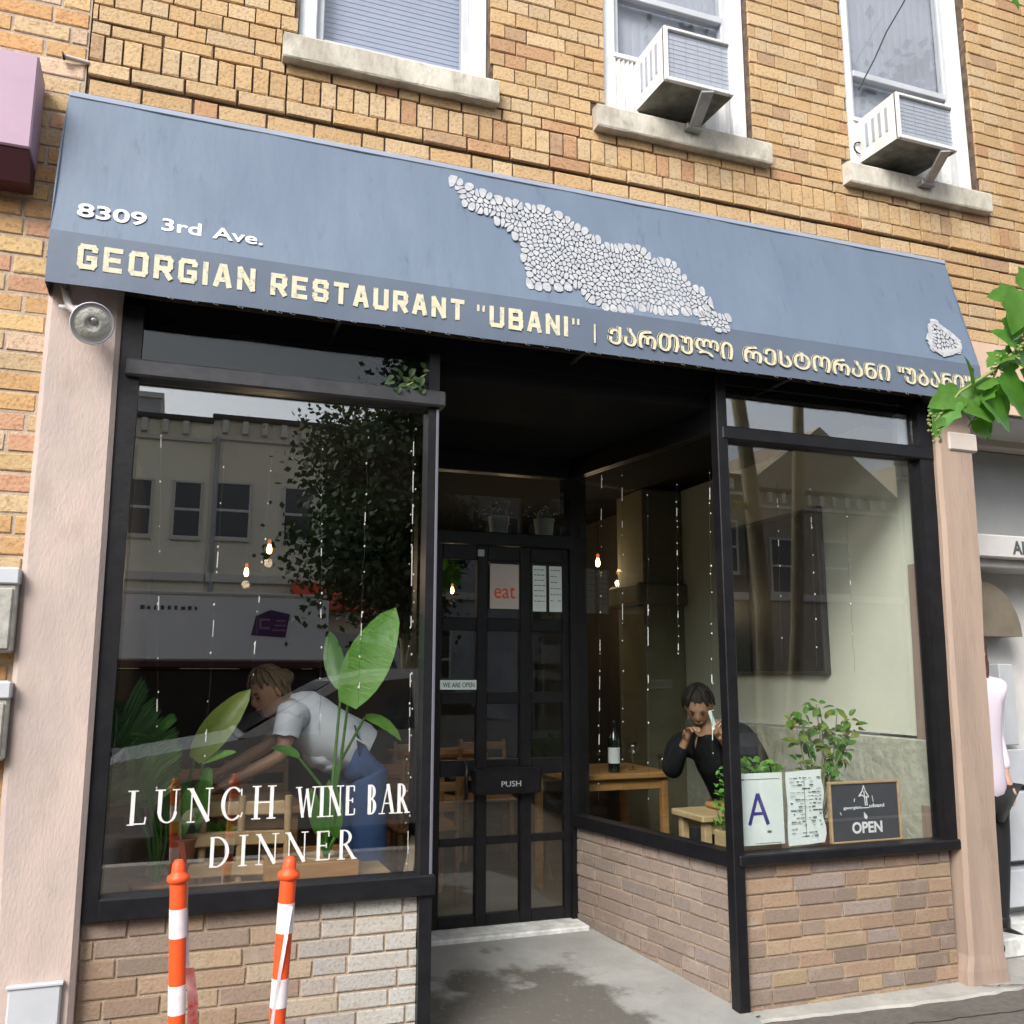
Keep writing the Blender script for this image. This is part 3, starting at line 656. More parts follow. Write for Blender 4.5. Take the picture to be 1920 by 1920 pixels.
# side cheeks and top hem
mb.add([(AX0,0,ZT),slope(AX0,ZT),(AX0,YB,ZV),(AX0,0,ZV)], [(0,1,2,3)]); mb.add([(AX1,0,ZT),slope(AX1,ZT),(AX1,YB,ZV),(AX1,0,ZV)], [(3,2,1,0)])
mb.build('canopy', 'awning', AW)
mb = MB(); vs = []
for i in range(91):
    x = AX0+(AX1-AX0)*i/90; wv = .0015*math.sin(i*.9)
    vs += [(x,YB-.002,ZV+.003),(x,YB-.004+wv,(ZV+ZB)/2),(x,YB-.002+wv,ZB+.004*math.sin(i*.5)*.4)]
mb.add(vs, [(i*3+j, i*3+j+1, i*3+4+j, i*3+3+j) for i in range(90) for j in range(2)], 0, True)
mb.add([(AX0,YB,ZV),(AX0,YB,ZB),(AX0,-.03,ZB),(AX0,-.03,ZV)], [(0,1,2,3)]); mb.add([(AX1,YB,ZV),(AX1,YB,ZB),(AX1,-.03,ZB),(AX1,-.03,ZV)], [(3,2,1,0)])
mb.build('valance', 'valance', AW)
MB().tube([(AX0,YB+.004,ZV+.001),(AX1,YB+.004,ZV+.001)], .004, 6).build('seam', 'valance', AW)
MB().bbox((AX0+.01,YB+.006,ZB+.010),(AX1-.01,YB+.030,ZB+.034),.004).build('front_bar', 'dark_metal', AW)
MB().bbox((AX0,-.02,ZT-.012),(AX1,-.003,ZT+.012),.003).build('head_rail', 'blind', AW)
for x in (AX0+.06, .8, 1.9, 3.0, AX1-.06): MB().tube([(x,.0,3.45),(x,YB+.035,ZV-.03),(x,YB+.035,ZB+.02),(x,.03,ZB+.02)], .010, 6).build('rib', 'dark_metal', AW)
mb = MB(); rnd = random.Random(3); x = AX0+.35
while x < AX1-.1:
    x += rnd.uniform(.05,.12); mb.tube([(x,YB+.012,ZB+.034),(x+.006,YB-.0,ZB-.002),(x+.022,YB+.0,ZB-.006),(x+.03,YB+.014,ZB+.03)], .0022, 5)
mb.build('lacing', 'plate', AW)
GEO = {}
def awn_text(s, x0, x1, z0, z1, bold, pl, m):
    me = text_mesh(s, x0, x1, z0, z1, YB-.0080, bold, .0006, pl); me.materials.append(MT[m]); return place('lettering', me, AW)
BLK = {   # squared heavy capitals as stroke paths in a unit box
 'G':[[(1,.84),(1,.9),(.88,1),(.12,1),(0,.88),(0,.12),(.12,0),(.88,0),(1,.12),(1,.44),(.60,.44)]], 'E':[[(1,1),(0,1),(0,0),(1,0)],[(0,.5),(.86,.5)]],
 'O':[[(.5,1),(.12,1),(0,.88),(0,.12),(.12,0),(.88,0),(1,.12),(1,.88),(.88,1),(.5,1)]], 'R':[[(0,0),(0,1),(.86,1),(1,.88),(1,.56),(.88,.45),(0,.45)],[(.5,.45),(1,0)]],
 'I':[[(.5,0),(.5,1)]], 'A':[[(0,0),(.38,1),(.62,1),(1,0)],[(.17,.30),(.83,.30)]], 'N':[[(0,0),(0,1),(1,0),(1,1)]],
 'S':[[(1,.76),(1,.9),(.88,1),(.12,1),(0,.88),(0,.62),(.12,.52),(.88,.48),(1,.38),(1,.12),(.88,0),(.12,0),(0,.12),(0,.24)]], 'T':[[(0,1),(1,1)],[(.5,0),(.5,1)]],
 'U':[[(0,1),(0,.12),(.12,0),(.88,0),(1,.12),(1,1)]], 'B':[[(0,0),(0,1),(.84,1),(.96,.9),(.96,.62),(.84,.52),(0,.52)],[(.84,.52),(1,.42),(1,.12),(.88,0),(0,0)]], '"':[[(-.25,1),(-.25,.74)],[(1.15,1),(1.15,.74)]]}
def block_word(word_, x0, x1, z0, z1, m='letter', wd=.0195):
    W_ = {'I':.30,'"':.55}; gap = .30; tot = sum(W_.get(c,1) for c in word_)+gap*(len(word_)-1); k = (x1-x0)/tot; x = x0; yy = YB-.0062
    for c in word_:
        w_ = W_.get(c, 1)*k; mb = MB(); q = 0; h_ = wd/2
        for path in BLK[c]:
            pts = [Vector((x+h_+p[0]*(w_-wd) if c not in 'I' else x+w_/2, z0+h_+p[1]*(z1-z0-wd))) for p in path]; t_ = wd*(.55 if c == '"' else 1)
            for a_, b_ in zip(pts, pts[1:]):
                d_ = (b_-a_); d_ = d_.normalized() if d_.length > 1e-6 else Vector((1,0)); n_ = Vector((-d_.y, d_.x))*t_/2; e_ = d_*t_*.42; q += 1; y_ = yy-q*.00006
                mb.prism([(a_.x-e_.x-n_.x,y_,a_.y-e_.y-n_.y),(b_.x+e_.x-n_.x,y_,b_.y+e_.y-n_.y),(b_.x+e_.x+n_.x,y_,b_.y+e_.y+n_.y),(a_.x-e_.x+n_.x,y_,a_.y-e_.y+n_.y)], (0,.0006,0))
        mb.build('letter', m, AW); x += w_+gap*k
block_word('GEORGIAN', -.184, .452, 2.903, 3.001); block_word('RESTAURANT', .511, 1.312, 2.900, 2.994); block_word('"UBANI"', 1.367, 1.846, 2.892, 2.988)
MB().box((1.913,YB-.0105,2.880),(1.921,YB-.0085,2.968)).build('divider', 'letter', AW)
for d_ in (-.0058, -.0034, -.0011, .0011, .0034, .0058):       # heavy capitals: the outline laid down in close passes
    dy_ = abs(d_)*.02
    for w_, xa_, xb_ in (('ქართული', 1.985, 2.628), ('რესტორანი', 2.692, 3.552), ('"უბანი"', 3.610, 4.08)):
        me = text_mesh(w_.upper(), xa_+d_, xb_+d_, 2.888-d_*.4, 2.972-d_*.4, YB-.0085-dy_-(d_+.005)*.02, 0, .002); me.materials.append(MT['letter']); GEO.setdefault(w_, []).append(me)
for w_, ms in GEO.items():
    mb = MB()
    for me in ms: mb.add([v.co[:] for v in me.vertices], [tuple(p.vertices) for p in me.polygons])
    mb.build('lettering', 'letter', AW)
awn_text('8309', -.203, .041, 3.118, 3.182, .022, slope, 'letter_white')
awn_text('3rd', .096, .242, 3.112, 3.172, .022, slope, 'letter_white')
awn_text('Ave.', .283, .475, 3.112, 3.168, .018, slope, 'letter_white')
# emblem: a flock-shaped field of pale cells, printed on the slope
def poly_inside(p, poly):
    c = False; n = len(poly)
    for i in range(n):
        a, b = poly[i], poly[(i+1)%n]
        if (a[1] > p[1]) != (b[1] > p[1]) and p[0] < (b[0]-a[0])*(p[1]-a[1])/(b[1]-a[1])+a[0]: c = not c
    return c
def clip(poly, px, pz, nx_, nz_):
    out = []; n = len(poly)
    for i in range(n):
        a, b = poly[i], poly[(i+1)%n]; da = (a[0]-px)*nx_+(a[1]-pz)*nz_; db = (b[0]-px)*nx_+(b[1]-pz)*nz_
        if da <= 0: out.append(a)
        if (da < 0 < db) or (db < 0 < da): t_ = da/(da-db); out.append((a[0]+(b[0]-a[0])*t_, a[1]+(b[1]-a[1])*t_))
    return out
def sl_hit(px, py):
    p = atp(px, py, slope(0, ZT), Vector((0, -(ZT-ZV), YB*-1-.012+.024)).normalized() if False else Vector((0,-(ZT-ZV),-(YB+.012))).normalized()); return (p.x, p.z)
OUT = [(140,115),(260,160),(400,235),(600,280),(760,320),(900,395),(1030,490),(1100,530),(1250,525),(1380,600),(1480,640),(1560,740),(1660,790),(1710,870),(1640,910),(1480,900),(1330,895),(1120,880),(1010,850),(920,780),(740,750),(600,745),(590,640),(570,510),(490,400),(350,310),(210,235)]
BIT = [(1640,925),(1720,915),(1810,945),(1815,1000),(1760,1015),(1660,980)]
def cells(outl, step, seed, mb):
    rnd = random.Random(seed); xs = [p[0] for p in outl]; zs = [p[1] for p in outl]; pts = []
    x = min(xs)
    while x < max(xs):
        z = min(zs)
        while z < max(zs):
            p = (x+rnd.uniform(-.45,.45)*step[0], z+rnd.uniform(-.45,.45)*step[1])
            if poly_inside(p, outl): pts.append(p)
            z += step[1]
        x += step[0]
    rot = .9
    for p in pts:
        q = [(p[0]-step[0]*1.1,p[1]-step[1]*1.1),(p[0]+step[0]*1.1,p[1]-step[1]*1.1),(p[0]+step[0]*1.1,p[1]+step[1]*1.1),(p[0]-step[0]*1.1,p[1]+step[1]*1.1)]
        for r_ in pts:
            dx, dz = r_[0]-p[0], r_[1]-p[1]; d = math.hypot(dx, dz)
            if d < 1e-6 or d > .14: continue
            mx, mz = p[0]+dx*.5*(1-.0036/d), p[1]+dz*.5*(1-.0036/d); q = clip(q, mx, mz, dx/d, dz/d)
            if len(q) < 3: break
        if len(q) < 3: continue
        # soften corners
        s_ = []
        for i in range(len(q)):
            a, b, c_ = q[i-1], q[i], q[(i+1)%len(q)]
            s_ += [(b[0]*.72+a[0]*.28, b[1]*.72+a[1]*.28), (b[0]*.72+c_[0]*.28, b[1]*.72+c_[1]*.28)]
        mb.prism([Vector(slope(u, v_))+Vector((0,-.0015-.004*math.sin(math.pi*0),0)) for u, v_ in s_][::-1], (0,-.0005,0))
mb = MB(); cells([sl_hit(800+a/3.2, 300+b/3.2) for a, b in OUT], (.020,.032), 5, mb); cells([sl_hit(800+a/3.2, 300+b/3.2) for a, b in BIT], (.022,.022), 8, mb)
mb.build('emblem', 'emblem', AW, kind='stuff')
mb = MB(); ring = [(1742,612),(1750,603),(1775,622),(1799,643),(1800,655),(1785,660),(1765,664),(1750,654),(1741,640),(1744,628)]
rr = [sl_hit(*p) for p in ring]; n = len(rr)
for i in range(n):
    a, b = rr[i], rr[(i+1)%n]; d = Vector((b[0]-a[0], b[1]-a[1])); nn = Vector((-d.y, d.x)).normalized()*(.010+.004*(i%3))
    mb.prism([Vector(slope(a[0]-nn.x,a[1]-nn.y)), Vector(slope(b[0]-nn.x,b[1]-nn.y)), Vector(slope(b[0]+nn.x,b[1]+nn.y)), Vector(slope(a[0]+nn.x,a[1]+nn.y))], (0,-.0035-.0002*i,0))
cells([(a*.92+sum(p[0] for p in rr)/n*.08, b*.92+sum(p[1] for p in rr)/n*.08) for a, b in rr], (.026,.026), 12, mb)
mb.build('emblem', 'emblem', AW, kind='stuff')

# ================================================================== AIR CONDITIONERS
def ac(x0, x1, z0, z1, yf, wi, lab, curl, strut):
    t = thing('air_conditioner', lab, 'air conditioner', 'air conditioners in the upper windows'); a, b = WX[wi]
    body = MB(); fr = .022
    # shell: four sides of a tapered sleeve from the window to the front frame
    F = [(x0,yf,z0),(x1,yf,z0),(x1,yf,z1),(x0,yf,z1)]; K = [(x0,.12,z0+.02),(x1,.12,z0+.02),(x1,.12,z1),(x0,.12,z1)]
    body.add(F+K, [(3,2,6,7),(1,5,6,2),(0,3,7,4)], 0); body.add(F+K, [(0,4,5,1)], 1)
    for i in range(4):
        p, q = F[i], F[(i+1)%4]
    body.bbox((x0,yf-.012,z0),(x0+fr,yf+.01,z1),.003); body.bbox((x1-fr*.8,yf-.012,z0),(x1,yf+.01,z1),.003)
    body.bbox((x0+fr,yf-.012,z1-fr*.8),(x1-fr*.8,yf+.01,z1),.003); body.bbox((x0+fr,yf-.012,z0),(x1-fr*.8,yf+.01,z0+fr),.003)
    body.build('casing', ['ac','ac_shaded'], t)
    MB().box((x0+fr,yf+.004,z0+fr),(x1-fr*.8,yf+.016,z1-fr*.8)).build('grille', 'ac_grille', t)
    g = MB(); n = 10
    for i in range(n): z = z0+fr+(z1-z0-2*fr)*(i+.5)/n; g.box((x0+fr,yf+.0025,z-.0009),(x1-fr*.8,yf+.0038,z+.0009))
    for i in range(5): x = x0+fr+(x1-x0-2*fr)*(i+.5)/5; g.box((x-.0008,yf+.0012,z0+fr),(x+.0008,yf+.0024,z1-fr))
    g.build('grille_wires', 'blind', t)
    lv = MB()
    for i in range(4):
        y = yf+.06+i*.05; lv.box((x0-.003,y,z0+.08),(x0-.0005,y+.02,z1-.05))
    lv.build('side_vent', 'ac_grille', t)
    ap = MB(); n = 6; xa, xb = a+.07, x0+.02   # accordion panel
    for i in range(n):
        u = xa+(xb-xa)*i/n; v_ = xa+(xb-xa)*(i+1)/n; m_ = (u+v_)/2
        ap.add([(u,.06,4.24),(m_,.045,4.24),(v_,.06,4.24),(v_,.06,z1-.0),(m_,.045,z1-.0),(u,.06,z1-.0)], [(0,1,4,5),(1,2,3,4)])
    ap.bbox((xa,.04,z1-.005),(b-.09,.07,z1+.022),.003); ap.build('side_panel', 'ac', t)
    xb_ = x1-.02; ap2 = MB(); n = 3
    if b-.10 > xb_:
        for i in range(n):
            u = xb_+(b-.10-xb_)*i/n; v_ = xb_+(b-.10-xb_)*(i+1)/n; m_ = (u+v_)/2
            ap2.add([(u,.06,4.24),(m_,.045,4.24),(v_,.06,4.24),(v_,.06,z1),(m_,.045,z1),(u,.06,z1)], [(0,1,4,5),(1,2,3,4)])
        ap2.build('side_panel', 'ac', t)
    # support strut down to the sill
    mb = MB(); s0, s1 = strut; ax_ = (s1-s0).normalized(); sd_ = Vector((.034,0,.008)); up_ = ax_.cross(sd_).normalized()*.012
    mb.prism([s0-sd_, s0+sd_, s1+sd_*.9, s1-sd_*.9], -up_ if up_.y > 0 else up_); mb.bbox((s1.x-.045,-.094,s1.z-.016),(s1.x+.045,-.055,s1.z+.012),.003)
    mb.build('support_strut', 'galv', t)
    if curl:
        c = Vector((a+.10,.05,4.33)); MB().tube([c+Vector((.035*math.cos(k*.6),-.01,.035*math.sin(k*.6))) for k in range(9)], .004, 5).build('cable', 'wire_black', t)
ac(2.285, 2.668, 4.235, 4.525, -.235, 1, 'white air conditioner in the middle window, leaning on a grey strut', False, (at(1326,170,-.262), at(1300,240,-.075)))
ac(3.685, 4.085, 4.232, 4.50, -.235, 2, 'white air conditioner in the right window with a coiled cable beside it', True, (at(1772,282,-.262), at(1737,345,-.075)))
tag(MB().tube([at(1708,-20,-.02), at(1690,12,-.02), at(1662,60,-.02), at(1640,110,-.02), at(1622,145,-.02), at(1610,168,-.02)], .004, 6).build('cable', 'wire_black'), 'thin black cable hanging in front of the right upper window', 'cable')

# ================================================================== TRAFFIC POSTS
def delineator(px, py, y, pxb, lab, ys):
    top = at(px, py, y); k = y; foot = at(pxb, 1920, y); dirv = (foot-top).normalized(); Lh = (top.z-G)/(-dirv.z)
    t = thing('traffic_post', lab, 'traffic post', 'orange and white posts before the shop', (top+dirv*Lh))
    base = Vector(t.location)
    def pt(s): return top+dirv*s-base
    def sv(yy): u = (yy-py)/(1920-py); return (at(px+(pxb-px)*u, yy, y)-top).length
    cuts = [sv(v_) for v_ in ys]; ms = ['orange','refl_white']*4; bands = [(0,0,'',0)]
    prev = .055
    for c_, m in zip(cuts+[cuts[-1]+.10, cuts[-1]+.19, Lh-.05], ms[:len(cuts)+3]): bands.append((prev, c_, m, 0)); prev = c_
    bands[-1] = bands[-1][:2]+('orange',0)
    q = -dirv
    MB().lathe([(.0,.002),(.010,.0),(.0165,-.010),(.018,-.028),(.019,-.034),(.0285,-.040),(.0295,-.050),(.026,-.056),(.021,-.060)], pt(0), 20, q).build('cap', 'orange', t)
    for a, b, m, r_ in bands[1:]:
        a = max(a, .055); MB().tube([pt(a), pt(b)], .0215 if m == 'orange' else .0223, 20).build('sleeve' if m == 'orange' else 'reflective_band', m, t)
    MB().lathe([(.10,0),(.10,.02),(.05,.045),(.024,.06)], (0,0,0), 20).build('foot', 'tyre', t)
    return t, top, dirv
t1, top1, d1 = delineator(335, 1612, -1.02, 331, 'upright orange and white traffic post with a torn tape at its side', (1703,1757,1846,1900))
t2, top2, d2 = delineator(544, 1606, -1.10, 519, 'leaning orange and white traffic post nearer the door', (1692,1748,1833,1887))
def strip(pts, wd, m, lab, name='tape_strip'):
    vs = []; n = len(pts)
    for i, p in enumerate(pts): vs += [Vector(p)+Vector((-wd/2*(1-.3*(i%2)),.004*math.sin(i*1.7),0)), Vector(p)+Vector((wd/2,-.006*math.sin(i*2.1),0))]
    b = MB(); b.add(vs+[v+Vector((0,.0008,0)) for v in vs], [(2*i,2*i+1,2*i+3,2*i+2) for i in range(n-1)]+[(2*n+2*i,2*n+2*i+2,2*n+2*i+3,2*n+2*i+1) for i in range(n-1)], 0, True)
    return tag(b.build(name, m), lab, 'tape')
strip([at(350,1650,-.99), at(349,1700,-1.0), at(351,1760,-.98), at(352,1815,-1.0)], .009, 'refl_white', 'thin white tape hanging down the right side of the upright post')
strip([at(354,1815,-.98), at(358,1850,-.96), at(362,1880,-.98), at(358,1935,-.95)], .028, 'tape', 'crumpled red barricade tape low beside the upright post')
strip([at(545,1700,-1.13), at(535,1760,-1.13), at(524,1830,-1.13), at(512,1900,-1.12), at(505,1960,-1.12)], .010, 'refl_white', 'thin white tape hanging along the leaning post')

# ================================================================== NEIGHBOUR ON THE RIGHT
NR = thing('neighbour_shop', 'pale neighbouring shop front with a grey fascia and brown arch, right of the worn pier', 'building')
MB().bbox((4.22,.42,2.80),(7.5,.60,3.62),.01).build('upper_band', 'nb_beige', NR)
MB().box((4.22,.02,2.85),(7.5,.42,2.86)).build('canopy_soffit', 'nb_white', NR)
MB().bbox((4.22,.50,2.235),(7.5,.66,2.80),.01).build('fascia_board', 'nb_grey', NR)
lg = MB(); lg.bbox((4.22,.30,2.10),(7.5,.62,2.235),.008); lg.bbox((4.22,.36,2.05),(7.5,.62,2.10),.006); lg.build('ledge', 'nb_white', NR)
MB().box((4.22,.62,G),(7.5,.80,2.10)).build('shop_wall', 'nb_white', NR)
place('lettering', text_mesh('AIIG', 4.83, 5.02, 2.125, 2.205, .298, .02), NR).data.materials.append(MT['ink'])
a = MB(); c_ = at(1828,1200,.55); pts = [(c_.x-.32, .52, c_.z), (c_.x+.29, .52, c_.z)]
for k in range(10): an = math.pi*k/9; 
arc = [(c_.x-.03+.31*math.cos(math.pi*k/14), .46, c_.z+.02+.33*math.sin(math.pi*k/14)) for k in range(15)]
a.prism(arc, (0,.16,0)); a.build('arch_hood', 'nb_brown', NR)
def nbx(px0,py0,px1,py1,y,d,name,m,bev=.006):
    p0, p1 = at(px0,py1,y), at(px1,py0,y); MB().bbox((p0.x,y,p0.z),(p1.x,y+d,p1.z),bev).build(name, m, NR)
nbx(1886,1245,1899,1398,.50,.11,'door_pull','plate'); nbx(1870,1402,1990,1475,.50,.11,'panel','plate'); nbx(1873,1480,1990,1618,.51,.10,'panel','plate'); nbx(1868,1624,1990,1706,.47,.14,'panel','plate')
MB().bbox((4.40,.20,-.03),(7.5,.62,.065),.008).build('step', 'salt', NR)
MB().bbox((4.24,.42,G),(4.33,.62,2.1),.006).build('corner_trim', 'nb_grey', NR)

# ================================================================== PEOPLE
def skinned(name, verts, edges, m, parent=None, sub=2, extra=None, root=0):
    """one continuous surface grown round a skeleton: verts (x,y,z,radius)"""
    me = bpy.data.meshes.new('skeleton'); me.from_pydata([v[:3] for v in verts], edges, []); o = bpy.data.objects.new('skeleton', me); col.objects.link(o)
    o.modifiers.new('s', 'SKIN')
    for i, v in enumerate(verts):
        r = v[3]; r = (r, r) if not isinstance(r, tuple) else r; me.skin_vertices[0].data[i].radius = r; me.skin_vertices[0].data[i].use_root = (i == root)
    sm = o.modifiers.new('u', 'SUBSURF'); sm.levels = sub; sm.render_levels = sub
    bpy.context.view_layer.update()
    out = bpy.data.meshes.new_from_object(o.evaluated_get(bpy.context.evaluated_depsgraph_get())); bpy.data.objects.remove(o)
    mb = MB(); mb.add([v.co[:] for v in out.vertices], [tuple(p.vertices) for p in out.polygons], 0, True)
    if extra: mb.v += [] ; mb.add(extra.v, extra.f, 0, True)
    bpy.data.meshes.remove(out)
    return mb.build(name, m, parent)
def head_shape(c, face, up, r=.098):
    """skull, jaw, nose, ears and chin about centre c, looking along face"""
    f = Vector(face).normalized(); u = Vector(up); u = (u-f*u.dot(f)).normalized(); s = u.cross(f)
    mb = MB(); bm = bmesh.new(); bmesh.ops.create_icosphere(bm, subdivisions=4, radius=1)
    for v in bm.verts:
        a, b, d = v.co.x, v.co.y, v.co.z   # a side, b forward, d up
        sx = .78*(1-.20*max(0,-d)*1.0); sy = .95; sz = 1.22
        x, y, z = a*sx, b*sy, d*sz
        if d < -.2: y += .16*(-d-.2)*(1 if b > 0 else .2)
        if b > 0:
            y += .26*math.exp(-((a/.15)**2+((d+.12)/.17)**2))*b          # nose
            y += .07*math.exp(-((a/.28)**2+((d+.45)/.07)**2))            # lips
            y += .09*math.exp(-((a/.26)**2+((d+.74)/.12)**2))            # chin
            y -= .09*math.exp(-(((abs(a)-.33)/.15)**2+((d-.08)/.11)**2)) # eye sockets
            y += .04*math.exp(-(((abs(a)-.30)/.26)**2+((d-.26)/.07)**2)) # brow
        v.co = Vector(c)+(s*x+f*y+u*z)*r
    mb.add([v.co for v in bm.verts], [[v.index for v in q.verts] for q in bm.faces], 0, True); bm.free()
    for sg in (-1, 1):
        e = Vector(c)+(s*sg*.80+f*-.05+u*0)*r
        bm = bmesh.new(); bmesh.ops.create_icosphere(bm, subdivisions=2, radius=1)
        mb.add([e+(s*v.co.x*.09+f*v.co.y*.17+u*v.co.z*.30)*r for v in bm.verts], [[v.index for v in q.verts] for q in bm.faces], 0, True); bm.free()
    return mb, (f, u, s)
def features(c, fr, parent, r=.098, lip='lip'):
    f, u, s = fr; e = MB()
    for sg in (-1, 1): e.blob(Vector(c)+(s*sg*.30+f*.855+u*.07)*r, .0105, 0, 2, (1,.6,.42))
    for sg in (-1, 1): e.tube([Vector(c)+(s*sg*k+f*(.93-.2*k)+u*(.27+.05*math.sin((k-.15)*8)))*r for k in (.15,.30,.45)], [.0028,.0036,.002], 6)
    e.build('eyes', 'eye', parent)
    MB().tube([Vector(c)+(s*k+f*(1.0-abs(k)*.5)+u*-.50)*r for k in (-.22,-.1,0,.1,.22)], [.002,.0042,.0046,.0042,.002], 6).build('mouth', lip, parent)
def hair(c, fr, parent, m, r=.098, length=.0, bun=False):
    """a cap that follows the skull down to the hairline, with combed locks over it; long hair falls past the shoulders"""
    f, u, s = fr; c = Vector(c); bm = bmesh.new(); bmesh.ops.create_icosphere(bm, subdivisions=4, radius=1); mb = MB(); keep = []
    rnd = random.Random(11)
    for v in bm.verts:
        a, b, d = v.co; k = 1+.03*math.sin(a*17+d*5)
        v.co = c+(s*a*.88*k+f*(b*1.03*k-.07)+u*(d*1.33*k+.02))*r; keep.append(not (b > .30 and d < .50+.1*abs(a)) and not (b > -.05 and d < .02) and not d < -.62)
    mb.add([v.co for v in bm.verts], [[v.index for v in q.verts] for q in bm.faces if all(keep[v.index] for v in q.verts)], 0, True); bm.free()
    def sk(a, b, d, o=1.0): return c+(s*a*.93*o+f*(b*1.06*o-.07)+u*(d*1.38*o+.02))*r
    for k in range(64):
        th = rnd.uniform(R(38), R(322)); a, b = math.sin(th), math.cos(th); pts = []
        for q in range(5):
            el_ = R(80-q*(20 if abs(math.degrees(th)-180) < 100 else 15)); pts.append(sk(a*math.cos(el_), b*math.cos(el_), math.sin(el_), 1+rnd.uniform(0,.03)))
        if length > .1 and not bun:
            p = pts[-1]; out = (s*a*.35+f*b*.25)
            for q in range(1, 5): pts.append(p+(out*(.25 if q < 3 else .10)*q*.4)*r*.5+Vector((rnd.uniform(-.004,.004),rnd.uniform(-.004,.004),-.055*q*length)))
        mb.tube(pts, [.007]+[.011]*(len(pts)-2)+[.004], 5)
    if bun: mb.blob(c+(f*-1.15+u*.35)*r, .045, 0, 3, (1,1,1), .03)
    return mb.build('hair', m, parent)
def hand(vs, es, wrist, palm_dir, spread, i0, curl=.35, size=1.0):
    """five unequal fingers and a side thumb, rooted in the palm"""
    d = Vector(palm_dir).normalized(); sp = Vector(spread); sp = (sp-d*sp.dot(d)).normalized(); dn = d.cross(sp)
    k = len(vs); p = Vector(wrist)+d*.045*size; vs.append((*p, .019*size)); es.append((i0, k)); q = Vector(wrist)+d*.085*size; vs.append((*q, .017*size)); es.append((k, k+1)); root = k+1
    for j, ln in enumerate((.070,.080,.074,.056)):
        off = (j-1.5)*.019*size; b = len(vs)
        a1 = q+sp*off+d*.012; a2 = a1+(d*math.cos(curl)-dn*math.sin(curl))*ln*.5*size+sp*off*.15; a3 = a2+(d*math.cos(curl*2.2)-dn*math.sin(curl*2.2))*ln*.5*size
        vs += [(*a1,.0085*size),(*a2,.0078*size),(*a3,.006*size)]; es += [(root,b),(b,b+1),(b+1,b+2)]
    b = len(vs); t1_ = p-sp*.028*size; t2_ = t1_-sp*.020*size+d*.028*size-dn*.01; t3_ = t2_+d*.025*size-sp*.004
    vs += [(*t1_,.010*size),(*t2_,.009*size),(*t3_,.0065*size)]; es += [(k,b),(b,b+1),(b+1,b+2)]

